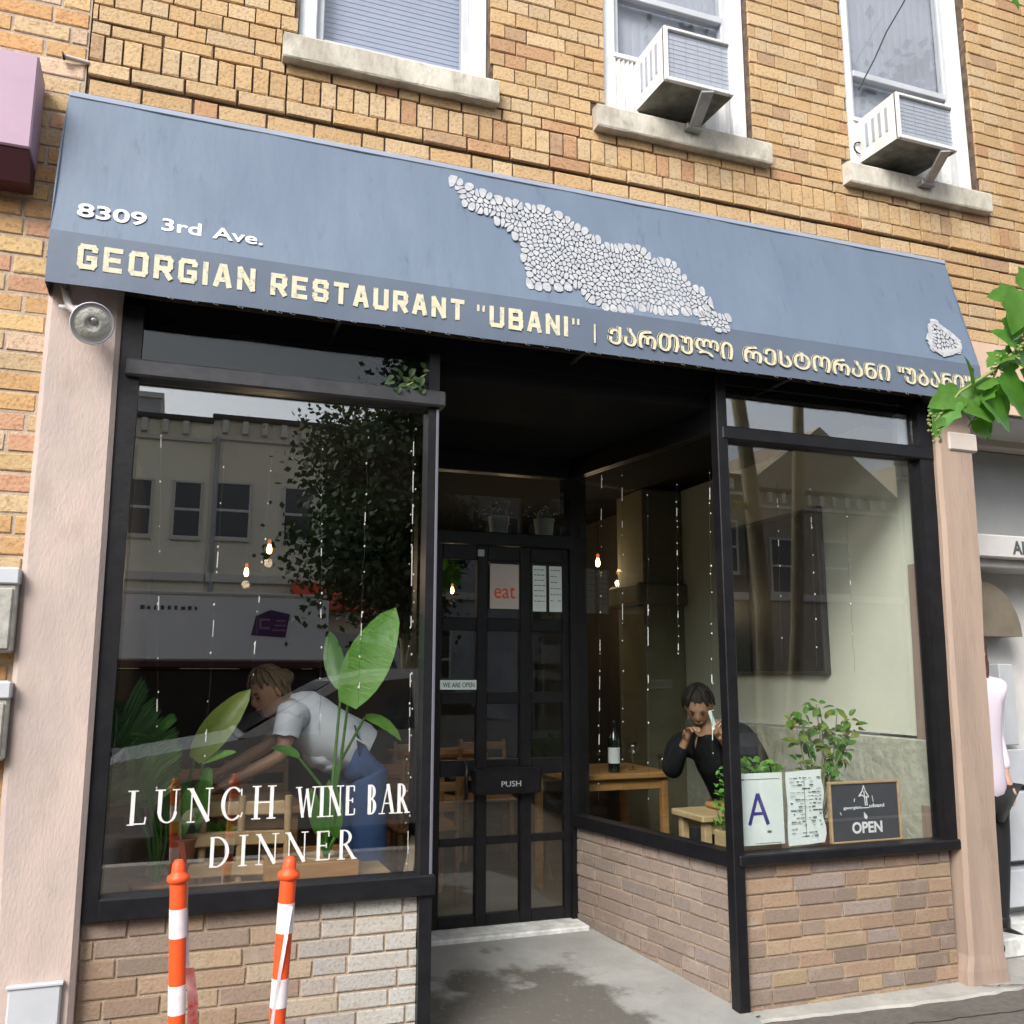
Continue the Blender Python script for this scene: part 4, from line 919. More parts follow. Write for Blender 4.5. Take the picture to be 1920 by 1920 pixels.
# ---- woman leaning over a table, left window
def leaning_woman():
    y = 1.02
    t = thing('person', 'woman in grey tee and jeans bending over a table in the left window', 'person')
    hd = at(505,1300,y); P = lambda px,py,dy=0: at(px,py,y+dy)
    neck = P(528,1318); sh = P(548,1335); chest = P(580,1345); waist = P(635,1395); hip = P(672,1412)
    shL, shR = P(545,1340,-.15), P(555,1330,.17)
    elL, wrL = P(528,1418,-.20), P(440,1462,-.22); elR, wrR = P(500,1400,.16), P(425,1440,.10)
    knL = Vector((hip.x+.06,y-.09,.50)); knR = Vector((hip.x+.01,y+.10,.50)); anL = Vector((hip.x+.06,y-.10,.14)); anR = Vector((hip.x+.02,y+.11,.14))
    vs = [(*(hip+Vector((.03,0,-.02))),.055),(*waist,.075),(*chest,.105),(*sh,.070),(*neck,.048),(*(neck+(hd-neck)*.6),.046)]; es = [(0,1),(1,2),(2,3),(3,4),(4,5)]
    i = len(vs)
    for s_, e_, w_ in ((shL,elL,wrL),(shR,elR,wrR)):
        b = len(vs); vs += [(*s_,.050),(*e_,.037),(*((e_+w_)/2),.033),(*w_,.023)]; es += [(3,b),(b,b+1),(b+1,b+2),(b+2,b+3)]
        hand(vs, es, w_, (w_-e_), (0,1,.1), b+3, .3)
    for sgn, kn, an in ((-1,knL,anL),(1,knR,anR)):
        b = len(vs); hp = hip+Vector((.0,sgn*.09,-.05)); vs += [(*(hp+Vector((.03,0,-.04))),.05),(*kn,.045),(*an,.042),(*(an+Vector((-.02,0,-.04))),.04),(*(an+Vector((-.15,0,-.055))),.028)]; es += [(0,b),(b,b+1),(b+1,b+2),(b+2,b+3),(b+3,b+4)]
    face = Vector((-.80,-.42,-.38)); h, fr = head_shape(hd, face, (-.35,0,1)); h.v = h.v
    body = skinned('body', vs, es, 'skin_tan', t, 2, h)
    features(hd, fr, t); hair(hd, fr, t, 'hair_fair', length=.7, bun=True)
    # tee: a loose tube following the back, slack at the belly, with short sleeves
    tb_ = MB(); path = [P(681,1408), P(672,1402), P(655,1394), P(630,1384), P(605,1372), P(580,1352), P(560,1338), P(545,1328), P(533,1321)]
    tb_.tube(path, [.118,.126,.134,.142,.146,.140,.126,.098,.060], 22, caps=False)
    for s_, e_ in ((shL,elL),(shR,elR)):
        tb_.blob(s_, .066, 0, 3); tb_.tube([s_+(chest-s_)*.3, s_, s_+(e_-s_)*.3, s_+(e_-s_)*.56], [.070,.072,.066,.062], 16, caps=False)
    tb_.blob(P(604,1412), .088, 0, 3, (1.15,1.1,.95)); tb_.blob(P(622,1428), .068, 0, 3, (1.2,1.1,.9))
    rnd_ = random.Random(8)
    for q_ in range(len(tb_.v)):      # slack folds running across the cloth
        vx, vy, vz = tb_.v[q_]; w_ = .005*math.sin(vx*46+vz*30+2*math.sin(vz*25))+.0035*math.sin(vx*90-vz*60); tb_.v[q_] = (vx, vy+w_, vz+w_*.7)
    tb_.build('tee_shirt', 'tee', t)
    v3 = [(*(hip+(waist-hip)*.35+Vector((.01,0,-.02))),.150),(*hip,.185)]; e3 = [(0,1)]
    for sgn, kn, an in ((-1,knL,anL),(1,knR,anR)):
        b = len(v3); hp = hip+Vector((.02,sgn*.085,-.10)); v3 += [(*hp,.115),(*kn,.082),(*(an+Vector((0,0,.02))),.062)]; e3 += [(1,b),(b,b+1),(b+1,b+2)]
    skinned('jeans', v3, e3, 'jeans', t, 2)
    MB().tube([P(660,1370,-.14), P(668,1385,-.155), P(690,1398,-.15)], .005, 6).build('belt', 'paper', t)
leaning_woman()

# ---- seated man, seen through the entrance side window
def seated_man():
    y = 1.15
    t = thing('person', 'dark-haired person in a black jacket seated with a hand at the mouth', 'person')
    P = lambda px,py,dy=0: at(px,py,y+dy)
    hd = P(1310,1325); neck = P(1322,1365,.03); sh = P(1340,1395,.04); chest = P(1365,1430,.06); hip = P(1400,1500,.12)
    hip.z = .56
    shL, shR = P(1270,1395,.16), P(1400,1392,-.10); elL, wrL = P(1258,1450,.05), P(1284,1392,-.08); elR, wrR = P(1402,1442,-.12), P(1358,1392,-.16)
    vs = [(*hip,.13),(*((hip+chest)/2),.13),(*chest,.14),(*sh,.08),(*neck,.05),(*((neck+hd)/2),.048)]; es = [(0,1),(1,2),(2,3),(3,4),(4,5)]
    for s_, e_, w_, sp in ((shL,elL,wrL,(1,0,.2)),(shR,elR,wrR,(0,1,.2))):
        b = len(vs); vs += [(*s_,.052),(*e_,.040),(*((e_+w_)/2),.034),(*w_,.024)]; es += [(3,b),(b,b+1),(b+1,b+2),(b+2,b+3)]; hand(vs, es, w_, (w_-e_), sp, b+3, .75)
    for sgn in (-1,1):
        b = len(vs); kn = hip+Vector((-.36,sgn*.12-.1,-.02)); an = kn+Vector((-.02,0,-.40)); vs += [(*(hip+Vector((-.05,sgn*.08,-.02))),.09),(*kn,.062),(*an,.042),(*(an+Vector((-.12,-.02,-.05))),.032)]; es += [(0,b),(b,b+1),(b+1,b+2),(b+2,b+3)]
    h, fr = head_shape(hd, (-.52,-.70,-.62), (-.1,-.1,1))
    skinned('body', vs, es, 'skin_tan', t, 2, h); features(hd, fr, t, lip='skin_tan'); hair(hd, fr, t, 'hair_dark', length=.05)
    v2 = [(*hip,.165),(*((hip+chest)/2),.175),(*chest,.185),(*sh,.115),(*((sh+neck)/2+Vector((0,0,.0))),.078)]; e2 = [(0,1),(1,2),(2,3),(3,4)]
    for s_, e_, w_ in ((shL,elL,wrL),(shR,elR,wrR)):
        b = len(v2); v2 += [(*s_,.085),(*e_,.066),(*((e_*.07+w_*.93)),.036)]; e2 += [(3,b),(b,b+1),(b+1,b+2)]
    skinned('jacket', v2, e2, 'jacket', t, 2)
    v3 = [(*(hip+Vector((0,0,-.02))),.15)]; e3 = []
    for sgn in (-1,1):
        b = len(v3); kn = hip+Vector((-.36,sgn*.12-.1,-.02)); v3 += [(*(hip+Vector((-.05,sgn*.08,-.02))),.11),(*kn,.085),(*(kn+Vector((-.02,0,-.38))),.06)]; e3 += [(0,b),(b,b+1),(b+1,b+2)]
    skinned('trousers', v3, e3, 'jacket', t, 2)
    k = thing('phone', 'pale phone held up beside the seated person\'s face', 'phone'); a_ = P(1336,1350,-.19)
    MB().bbox((-.012,-.004,-.055),(.012,.004,.055),.003,0,Matrix.Translation(a_)@Matrix.Rotation(R(-18),4,'Y')).build('case','paper',k)
seated_man()
# black coat slung over the chair back beside the seated person
def lump(name, ctrl, m, lab, cat):
    t = skinned(name, ctrl, [(i,i+1) for i in range(len(ctrl)-1)], m, None, 2); return tag(t, lab, cat)
q = lambda px,py,y: at(px,py,y)
lump('coat', [(*q(1378,1352,.95),.06),(*q(1385,1385,.95),(.15,.10)),(*q(1398,1430,.95),(.22,.12)),(*q(1400,1490,.95),(.24,.12)),(*q(1395,1560,.95),(.19,.10))], 'jacket', 'dark coat slumped over a chair back behind the window papers', 'coat')

# ---- passer-by half hidden by the right pier
def passer():
    t = thing('person', 'long-haired person in a pale pink coat half hidden behind the right pier', 'person')
    y = .34; x = 4.475
    hd = Vector((x-.015,y,1.56)); vs = [(x,y,.86,.12),(x,y,1.05,.11),(x,y,1.25,.12),(x,y,1.40,.07),(x,y,1.46,.045),(x-.005,y,1.52,.045)]; es = [(i,i+1) for i in range(5)]
    arms = []
    for sg in (-1,1):
        s_ = Vector((x+sg*.15,y,1.36)); e_ = Vector((x+sg*.165,y+.04,1.10)); w_ = Vector((x+sg*.13,y-.06,.86)); arms.append((s_,e_,w_))
        b = len(vs); vs += [(*s_,.048),(*e_,.038),(*((e_+w_)/2),.034),(*w_,.024)]; es += [(3,b),(b,b+1),(b+1,b+2),(b+2,b+3)]; hand(vs, es, w_, Vector((0,-.2,-1)), (0,1,0), b+3, .3, .9)
        b = len(vs); vs += [(x+sg*.08,y,.80,.085),(x+sg*.08,y-.01,.47,.055),(x+sg*.085,y+.02,.09,.038),(x+sg*.09,y+.0,.04,.036),(x+sg*.10,y-.14,.015,.028)]; es += [(0,b),(b,b+1),(b+1,b+2),(b+2,b+3),(b+3,b+4)]
    h, fr = head_shape(hd, (.15,-1,-.05), (0,0,1)); skinned('body', vs, es, 'skin', t, 2, h); features(hd, fr, t); hair(hd, fr, t, 'hair_brown', length=1.0)
    v2 = [(x,y,.72,(.15,.12)),(x,y,.84,.145),(x,y,1.05,.130),(x,y,1.28,.155),(x,y,1.385,.115),(x,y,1.43,.06)]; e2 = [(i,i+1) for i in range(5)]
    for s_, e_, w_ in arms: b = len(v2); v2 += [(*s_,.080),(*e_,.058),(*((e_*.15+w_*.85)),.045)]; e2 += [(4,b),(b,b+1),(b+1,b+2)]
    skinned('coat', v2, e2, 'coat', t, 2)
    v3 = [(x,y,.82,.125)]; e3 = []
    for sg in (-1,1): b = len(v3); v3 += [(x+sg*.075,y,.76,.095),(x+sg*.08,y-.01,.47,.066),(x+sg*.085,y+.02,.10,.047)]; e3 += [(0,b),(b,b+1),(b+1,b+2)]
    skinned('leggings', v3, e3, 'legging', t, 2)
    for sg in (-1,1): skinned('boot', [(x+sg*.085,y+.02,.16,.055),(x+sg*.09,y+.02,.045,.052),(x+sg*.098,y-.08,.03,.045),(x+sg*.105,y-.16,.02,.035)], [(0,1),(1,2),(2,3)], 'boot', t, 2)
passer()

# ================================================================== PLANTS
def leaf_mesh(L_, W_, fold=.18, curve=.5, n=9, lobes=0, thick=.0006, tipw=.0, base=.12):
    """one blade: midrib with two half-blades, bending down its length; local +Y is the tip"""
    mb = MB(); vs = []; m_ = 5
    for i in range(n+1):
        t = i/n; wd = W_*.5*(math.sin(math.pi*min(1,(t*(1-base)+base*.6))**.85)**.8)*(1+lobes*.12*math.sin(t*21))
        if i == n: wd = .001
        a = curve*t; y = L_*(math.sin(a)/max(curve,1e-4)) if curve else L_*t; z = -L_*(1-math.cos(a))/max(curve,1e-4)
        for j in range(m_):
            s_ = (j/(m_-1))*2-1; vs.append((s_*wd, y, z+abs(s_)*wd*fold*2+.03*wd*math.sin(t*26)*abs(s_)))
    k = len(vs); fs = [(i*m_+j, i*m_+j+1, (i+1)*m_+j+1, (i+1)*m_+j) for i in range(n) for j in range(m_-1)]
    return mb.add(vs, fs, 0, True)
def orient(p, tip, normal):
    """matrix placing a leaf's base at p, tip direction and upper side given"""
    y = Vector(tip).normalized(); z = Vector(normal); z = (z-y*z.dot(y)).normalized(); x = y.cross(z)
    m_ = Matrix((x, y, z)).transposed().to_4x4(); m_.translation = Vector(p); return m_
def put_leaf(mesh_, parent, p, tip, normal, name='leaf', s=1):
    o = place(name, mesh_, parent); o.matrix_local = orient(p, tip, normal)@Matrix.Diagonal((s,s,s,1)); return o

# bird-of-paradise: one huge upright blade, others drooping
t = thing('paddle_plant', 'tall plant with one huge bright green upright leaf in the left window', 'plant')
pot = at(612,1560,.42)
MB().lathe([(.075,.0),(.10,.16),(.105,.17),(.098,.17),(.09,.15)], (pot.x,.42,.50), 20).build('pot','wood_pale',t)
def stemleaf(base, mid, px0, px1, y0, y1, W_, m, normal, fold=.18, curve=.35, parent=None, rad=.007):
    b = at(*px0, y0); tp = at(*px1, y1); MB().tube([base, mid, b], [rad*1.3, rad, rad*.8], 8).build('stem', 'leaf_green', parent or t)
    L_ = (tp-b).length; me = leaf_mesh(L_*1.02, W_, fold, curve).mesh('leaf', m); put_leaf(me, parent or t, b, tp-b, normal)
root = Vector((pot.x,.42,.66))
stemleaf(root, at(640,1420,.42), (652,1322), (738,1140), .40, .34, .205, 'leaf_bright', (-.25,-1,.35), .10, .18)
stemleaf(root, at(632,1440,.46), (684,1345), (765,1368), .44, .40, .085, 'leaf_bright', (.1,-.7,1), .15, .7)
stemleaf(root, at(630,1400,.55), (640,1290), (612,1180), .60, .70, .10, 'leaf_green', (-.6,-1,.2), .15, .3)
stemleaf(root, at(600,1470,.5), (560,1420), (510,1390), .5, .55, .06, 'leaf_green', (.1,-.7,1), .15, .5)
for a_, b_ in (((598,1565),(585,1480)),((612,1565),(618,1465)),((628,1570),(632,1480))):
    stemleaf(root, at(a_[0],a_[1],.36), a_, b_, .36, .34, .06, 'leaf_green', (0,-1,.2), .15, .2)
# rubber-like plant with a drooping yellow-green blade
t = thing('rubber_plant', 'plant with mottled yellow-green drooping leaves left of the leaning woman', 'plant')
root = at(335,1575,.45); MB().lathe([(.05,-.13),(.075,.0),(.08,.012),(.07,.012)], root, 18).build('pot','terracotta',t)
stemleaf(root, at(350,1480,.45), (365,1425), (462,1292), .40, .34, .13, 'leaf_yellow', (-.3,-1,.2), .14, .3, t)
stemleaf(root, at(372,1500,.45), (380,1430), (438,1402), .38, .34, .05, 'leaf_bright', (0,-.8,1), .15, .4, t)
stemleaf(root, at(350,1500,.45), (392,1440), (368,1560), .36, .34, .06, 'leaf_green', (0,-1,.3), .15, .4, t)
stemleaf(root, at(325,1540,.42), (330,1560), (310,1470), .36, .34, .075, 'leaf_green', (0,-1,.2), .15, .2, t)
stemleaf(root, at(335,1540,.42), (340,1565), (352,1480), .38, .34, .06, 'leaf_bright', (0,-1,.2), .15, .2, t)
for k in range(9):
    a_ = (420+random.uniform(-15,15), 1570+random.uniform(-20,20)); b_ = (a_[0]+random.uniform(-35,35), a_[1]+random.uniform(-55,15))
    stemleaf(root, at(370,1560,.45), a_, b_, .5, .45, .04, 'leaf_green', (0,-1,.5), .15, .4, t, .004)
# palm with fronds, far left
t = thing('palm_plant', 'dark feathery palm with bundled stems at the far left of the left window', 'plant')
base = Vector((at(290,1700,.30).x, .30, .56))
MB().lathe([(.08,-.12),(.10,.0),(.105,.01),(.09,.01)], (base.x,.30,.62), 18).build('pot','terracotta',t)
rnd = random.Random(21); lf = leaf_mesh(.13, .014, .3, .6, 6).mesh('leaflet', 'leaf_dark'); lf2 = leaf_mesh(.13, .014, .3, .6, 6).mesh('leaflet', 'leaf_green')
for k in range(13):
    ex = at(rnd.uniform(196,300), rnd.uniform(1315,1500), .30+rnd.uniform(-.12,.25)); md = base.lerp(ex, .6)+Vector((rnd.uniform(-.02,.05),0,.10))
    pts = [base, base.lerp(md,.5)+Vector((.02,0,.03)), md, md.lerp(ex,.6)+Vector((0,0,.02)), ex]
    fd = MB(); fd.tube(pts, [.008,.007,.005,.004,.002], 6); 
    for s_ in range(26):
        u = .45+.55*s_/26; i = min(int(u*4), 3); p = pts[i].lerp(pts[i+1], u*4-i); d = (pts[i+1]-pts[i]).normalized()
        for sg in (-1,1):
            sd_ = (d.cross(Vector((rnd.uniform(-.3,.3),-1,rnd.uniform(-.3,.3)))).normalized()*sg+d*.9+Vector((0,0,-.35))).normalized(); Mx = orient(p, sd_, (0,-1,.3))
            f_ = lf; fd.add([Mx@v.co for v in f_.vertices], [tuple(pp.vertices) for pp in f_.polygons], 0, True)
    fd.build('frond', 'leaf_dark' if k % 3 else 'leaf_green', t)
# leafy potted plant, right window
t = thing('ficus_plant', 'small leafy green plant rising behind the chalk sign in the right window', 'plant')
root = at(1545,1560,.22); root.z = .60
MB().lathe([(.05,.0),(.065,.11),(.068,.115),(.06,.115)], (root.x,.24,.60), 16).build('pot','terracotta',t)
br = MB(); rnd = random.Random(5); lm = [leaf_mesh(.055, .034, .15, .5, 5).mesh('leaf', m) for m in ('leaf_green','branch_leaf','leaf_yellow')]
cl = []
for px, py in ((1500,1345),(1530,1320),(1570,1330),(1590,1350),(1560,1370),(1520,1365),(1490,1350),(1550,1400),(1585,1395),(1570,1420),(1500,1430),(1520,1450),(1545,1455),(1575,1460),(1600,1370),(1540,1345)):
    e_ = at(px, py, .25+rnd.uniform(-.08,.08)); m_ = Vector((root.x,.24,.72)).lerp(e_, .5)+Vector((rnd.uniform(-.03,.03),0,.02)); br.tube([(root.x,.24,.70), m_, e_], [.006,.004,.002], 6); cl.append(e_); cl.append(m_.lerp(e_,.5))
br.build('stem', 'bark', t)
for e_ in cl:
    for k in range(7):
        d = Vector((rnd.gauss(0,1), rnd.gauss(0,.7), rnd.gauss(-.1,.7))); put_leaf(rnd.choice(lm), t, e_+d.normalized()*.012+Vector((rnd.gauss(0,.012),rnd.gauss(0,.012),rnd.gauss(0,.012))), d, (rnd.uniform(-.4,.4),-.7,1), s=rnd.uniform(.7,1.15))
# herbs behind the papers
t = thing('herb_planter', 'low bright green herbs in a trough behind the posted papers', 'plant')
p0 = at(1345,1560,.20); MB().bbox((2.72,.14,.60),(3.02,.26,.70),.006).build('trough','wood_pale',t)
lm = [leaf_mesh(.030, .020, .2, .5, 4).mesh('leaf', m) for m in ('leaf_bright','leaf_green')]; stm = MB()
for k in range(150):
    px = rnd.uniform(1335,1462); py = 1420+abs(px-1410)*.25+rnd.uniform(0,45)+(rnd.uniform(0,75) if px < 1365 else 0)
    e_ = at(px, py, rnd.uniform(.15,.27)); put_leaf(rnd.choice(lm), t, e_, (rnd.gauss(0,1),rnd.gauss(0,.6),rnd.gauss(.4,.6)), (rnd.uniform(-.4,.4),-.7,1), s=rnd.uniform(.8,1.4))
    if k % 4 == 0: stm.tube([(min(max(e_.x,2.74),3.0),.2,.69), e_], [.002,.001], 4)
stm.build('stem', 'leaf_green', t)
# greenery on top of the left transom bar
lmd = leaf_mesh(.030, .020, .2, .5, 4).mesh('leaf', 'crown')
t = thing('trailing_plant', 'small dim plant sitting on the right end of the left transom bar', 'plant')
for k in range(40):
    e_ = at(rnd.uniform(735,800), rnd.uniform(690,745), rnd.uniform(-.07,-.035)); put_leaf(lmd, t, e_, (rnd.gauss(0,1),rnd.gauss(0,.4),rnd.gauss(0,1)), (0,-1,.5), s=rnd.uniform(.8,1.5))
MB().tube([(1.10,-.05,2.634),(1.14,-.05,2.66),(1.19,-.05,2.70)], .004, 6).build('stem','twig',t)

# ================================================================== WINDOW DISPLAY: papers and chalk sign
def sheet(pts, y, tilt, name, lab, cat, m='paper'):
    t = thing(name, lab, cat); mb = MB(); ps = [(x, y+tilt*(z-.63), z) for x, z in pts]; mb.prism(ps, (0,.0015,0)); mb.build('sheet', m, t); return t
t = thing('grade_card', 'white card with a large blue letter A in the right window corner', 'sign')
MB().bbox((2.700,.038,.655),(2.962,.044,.975),.001).build('card', 'paper', t)
mb = MB(); zy = .0365
def stroke(mb, a, b, w, y, d=.001):
    a, b = Vector(a), Vector(b); n_ = (b-a).normalized(); n_ = Vector((-n_.y, n_.x))*w/2
    mb.prism([(a.x-n_.x,y,a.y-n_.y),(b.x-n_.x,y,b.y-n_.y),(b.x+n_.x,y,b.y+n_.y),(a.x+n_.x,y,a.y+n_.y)], (0,d,0))
stroke(mb, (2.773,.745),(2.822,.884),.017,zy); stroke(mb, (2.822,.884),(2.874,.745),.019,zy-.0002); stroke(mb, (2.792,.795),(2.852,.795),.014,zy-.0004); mb.build('lettering', 'ink_blue', t)
mb = MB(); mb.box((2.722,zy,.945),(2.752,zy+.001,.951)); mb.box((2.755,zy,.9475),(2.945,zy+.001,.9495)); mb.box((2.868,zy,.708),(2.890,zy+.001,.718)); mb.box((2.80,zy,.662),(2.94,zy+.001,.664)); mb.build('print','ink',t)
t = thing('permit_sheet', 'slightly crumpled white form covered in small print, between the A card and chalk sign', 'sign')
mb = MB(); vs = []; nx_, nz_ = 6, 9
for i in range(nx_+1):
    for j in range(nz_+1):
        x = 2.985+(.205+.01*math.sin(j*1.3))*i/nx_; z = .640+.335*j/nz_+.004*i/nx_*2; vs.append((x,.040+.004*math.sin(i*1.4+j),z))
fs = [(i*(nz_+1)+j, (i+1)*(nz_+1)+j, (i+1)*(nz_+1)+j+1, i*(nz_+1)+j+1) for i in range(nx_) for j in range(nz_)]
mb.add(vs, fs, 0, True); mb.add([(v[0],v[1]+.0012,v[2]) for v in vs], [f[::-1] for f in fs], 0, True); mb.build('sheet','paper',t)
mb = MB(); rnd = random.Random(9)
for i in range(17):
    z = .945-.0165*i; x = 3.0
    while x < 3.165:
        l = rnd.uniform(.006,.03)
        if rnd.random() < .68 and not (.0 < x-3.075 < .01): mb.box((x,.0335,z),(min(x+l,3.175),.0345,z+rnd.choice((.002,.003,.005))))
        x += l+rnd.uniform(.003,.012)
mb.box((3.080,.0333,.68),(3.0815,.0345,.94))
for z in (.80,.74): mb.box((3.0,.0333,z),(3.06,.0345,z+.0015))
mb.build('print','ink',t)
t = thing('chalk_sign', 'framed chalkboard reading OPEN standing on the right window sill', 'sign')
MB().bbox((3.250,.060,.640),(3.650,.068,.905),.001).build('board','chalkboard',t)
mb = MB(); mb.bbox((3.238,.052,.634),(3.250,.072,.917),.002); mb.bbox((3.650,.052,.634),(3.662,.072,.917),.002); mb.bbox((3.250,.052,.905),(3.650,.072,.917),.002); mb.bbox((3.250,.052,.632),(3.650,.072,.640),.002); mb.build('frame','wood_pale',t)
def ctext(s, x0, x1, z0, z1, bold=.0): place('lettering', text_mesh(s, x0, x1, z0, z1, .0592, bold, .0008), t).data.materials.append(MT['chalk'])
ctext('OPEN', 3.365, 3.545, .672, .726, .03); ctext('georgian', 3.320, 3.425, .783, .800, .02); ctext('ubani', 3.475, 3.565, .790, .808, .02)
mb = MB(); rnd = random.Random(2)
for a_, b_ in (((3.447,.895),(3.437,.868)),((3.447,.895),(3.456,.868)),((3.437,.868),(3.415,.845)),((3.456,.868),(3.475,.840)),((3.415,.845),(3.435,.850)),((3.435,.850),(3.452,.838)),((3.452,.838),(3.475,.840)),((3.447,.868),(3.452,.80)),((3.46,.845),(3.462,.80)),((3.39,.835),(3.385,.82)),((3.495,.845),(3.50,.815)),((3.300,.775),(3.306,.762)),((3.425,.79),(3.475,.79))): stroke(mb, a_, b_, rnd.uniform(.003,.006), .0590-rnd.uniform(0,.0006), .0009)
mb.prism([(3.440,.0590,.772),(3.452,.0590,.760),(3.462,.0590,.748),(3.452,.0590,.735),(3.440,.0590,.745)][::-1], (0,.0008,0)); mb.build('drawing','chalk',t)

# ================================================================== LETTERS ON THE LEFT PANE (serif capitals cut from vinyl)
Y = .0075
def serif(ch, x, z, w, h, mb):
    T, t_ = .12*h, .042*h        # thick and thin strokes
    X = lambda u: x+u*w; Z = lambda v_: z+v_*h
    jit = [0]
    def st(a, b, wd): jit[0] += .00008; stroke(mb, (X(a[0]),Z(a[1])), (X(b[0]),Z(b[1])), wd, Y-jit[0], .0008)
    def sf(u, v_, l=.30): jit[0] += .00008; mb.box((X(u)-l*h/2, Y-jit[0], Z(v_)-.018*h), (X(u)+l*h/2, Y-jit[0]+.0008, Z(v_)+.018*h))
    def arc(cx, cz, rx, rz, a0, a1, thick, thin, n=22):
        jit[0] += .00008; pts_o, pts_i = [], []
        for k in range(n+1):
            a_ = a0+(a1-a0)*k/n; c_, s_ = math.cos(a_), math.sin(a_); wd = thin+(thick-thin)*abs(c_)**1.5
            ox, oz = X(cx)+c_*rx*w, Z(cz)+s_*rz*h; nl = Vector((c_/(rx*w), s_/(rz*h))).normalized(); pts_o.append((ox, oz)); pts_i.append((ox-nl.x*wd, oz-nl.y*wd))
        for k in range(n): mb.prism([(pts_o[k][0],Y-jit[0],pts_o[k][1]),(pts_o[k+1][0],Y-jit[0],pts_o[k+1][1]),(pts_i[k+1][0],Y-jit[0],pts_i[k+1][1]),(pts_i[k][0],Y-jit[0],pts_i[k][1])], (0,.0008,0))
    if ch == 'L': st((.22,0),(.22,1),T); sf(.22,1); st((.1,.02),(.9,.02),t_); st((.9,.0),(.95,.22),t_); sf(.15,.0,.2)
    if ch == 'U': st((.18,.3),(.18,1),T); sf(.18,1); st((.84,.3),(.84,1),t_); sf(.84,1,.22); arc(.51,.34,.40,.34,math.pi,2*math.pi,T*.8,t_)
    if ch == 'N': st((.16,0),(.16,1),t_); st((.12,1),(.86,0),T); st((.86,0),(.86,1),t_); sf(.16,0,.24); sf(.10,1,.2); sf(.86,1,.24)
    if ch == 'C': arc(.52,.5,.48,.52,R(48),R(312),T,t_); st((.86,.95),(.87,.74),t_); st((.86,.07),(.93,.22),t_)
    if ch == 'H': st((.18,0),(.18,1),T); st((.82,0),(.82,1),T); st((.18,.5),(.82,.5),t_); [sf(a_,b_,.28) for a_ in (.18,.82) for b_ in (0,1)]
    if ch == 'I': st((.5,0),(.5,1),T); sf(.5,0); sf(.5,1)
    if ch == 'D': st((.2,0),(.2,1),T); arc(.35,.5,.58,.51,R(-90),R(90),T,t_); st((.1,.02),(.38,.02),t_); st((.1,.98),(.38,.98),t_)
    if ch == 'E': st((.24,0),(.24,1),T); st((.1,.98),(.86,.98),t_); st((.1,.02),(.9,.02),t_); st((.24,.5),(.72,.5),t_); st((.86,.98),(.86,.80),t_); st((.9,.02),(.93,.22),t_); st((.72,.58),(.72,.42),t_)
    if ch == 'R': st((.2,0),(.2,1),T); arc(.34,.74,.42,.26,R(-90),R(90),T*.9,t_); st((.1,.98),(.36,.98),t_); st((.2,.49),(.36,.49),t_); st((.42,.50),(.90,.0),T*.9); sf(.2,0,.28); sf(.92,0,.2)
    if ch == 'B': st((.2,0),(.2,1),T); arc(.34,.75,.40,.25,R(-90),R(90),T*.9,t_); arc(.34,.26,.48,.27,R(-90),R(90),T,t_); st((.1,.98),(.36,.98),t_); st((.1,.01),(.36,.01),t_)
    if ch == 'A': st((.08,0),(.5,1),t_); st((.5,1),(.9,0),T*.95); st((.22,.34),(.76,.34),t_); sf(.08,0,.22); sf(.9,0,.26)
    if ch == 'W': st((.06,1),(.30,0),T*.8); st((.30,0),(.50,.95),t_); st((.50,.95),(.72,0),T*.8); st((.72,0),(.95,1),t_); sf(.05,1,.22); sf(.95,1,.2)
GT = thing('window_lettering', 'white serif lettering LUNCH, WINE BAR and DINNER on the left pane', 'lettering')
def word(s, x0, x1, z0, h, slant=0, gaps=.32):
    W_ = {'I':.45,'L':.72,'W':1.25,'E':.75,'R':.85,'B':.8,'N':1.0,'H':1.0,'D':1.0,'U':.95,'C':1.0,'A':.95,' ':.45}; tot = sum(W_[c] for c in s)+gaps*(len(s)-1); k = (x1-x0)/tot; x = x0
    for i, c in enumerate(s):
        w_ = W_[c]*k
        if c != ' ': mb = MB(); serif(c, x, z0, w_, h, mb); mb.build('letter', 'letter_white', GT)
        x += w_+gaps*k
word('LUNCH', .118, .640, .888, .118); word('WINE BAR', .722, 1.158, .884, .112, gaps=.2); word('DINNER', .400, .952, .722, .108)

# ================================================================== STRING LIGHTS
def light_string(px0, py0, px1, py1, y, n, lab, seed, dense=False):
    rnd = random.Random(seed); a_, b_ = at(px0,py0,y), at(px1,py1,y); t = thing('string_light', lab, 'string light', 'strands of small lights hung inside the windows')
    N = 26; pts = [a_.lerp(b_, i/N)+Vector((rnd.uniform(-.004,.004),rnd.uniform(-.004,.004),0)) for i in range(N+1)]
    MB().tube(pts, .0007, 5).build('wire', 'wire', t)
    sg = MB()
    for k in range(int(n*.4)):      # short glowing pieces put in as glints on the bare wire
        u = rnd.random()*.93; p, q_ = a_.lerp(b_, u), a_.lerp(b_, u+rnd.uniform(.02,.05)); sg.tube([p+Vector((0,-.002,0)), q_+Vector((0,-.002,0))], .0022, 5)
    sg.build('wire_glint', 'led', t)
    for k in range(n):
        u = (k+rnd.uniform(.1,.9))/n; p = a_.lerp(b_, u)+Vector((rnd.uniform(-.012,.012) if dense else rnd.uniform(-.004,.004), rnd.uniform(-.006,.0), 0)); s_ = rnd.uniform(.0024,.0042)
        MB().blob(p, s_, 0, 1, (1,1,1.5)).build('bulb', 'led', t)
light_string(302,800,292,1500,.10,9,'sparse light strand, first from the left in the left window',1)
light_string(422,830,380,1480,.12,9,'light strand hanging over the reflected arched window in the left pane',2)
light_string(512,830,470,1300,.12,7,'light strand between the reflected windows and the tree, ending above the woman',3)
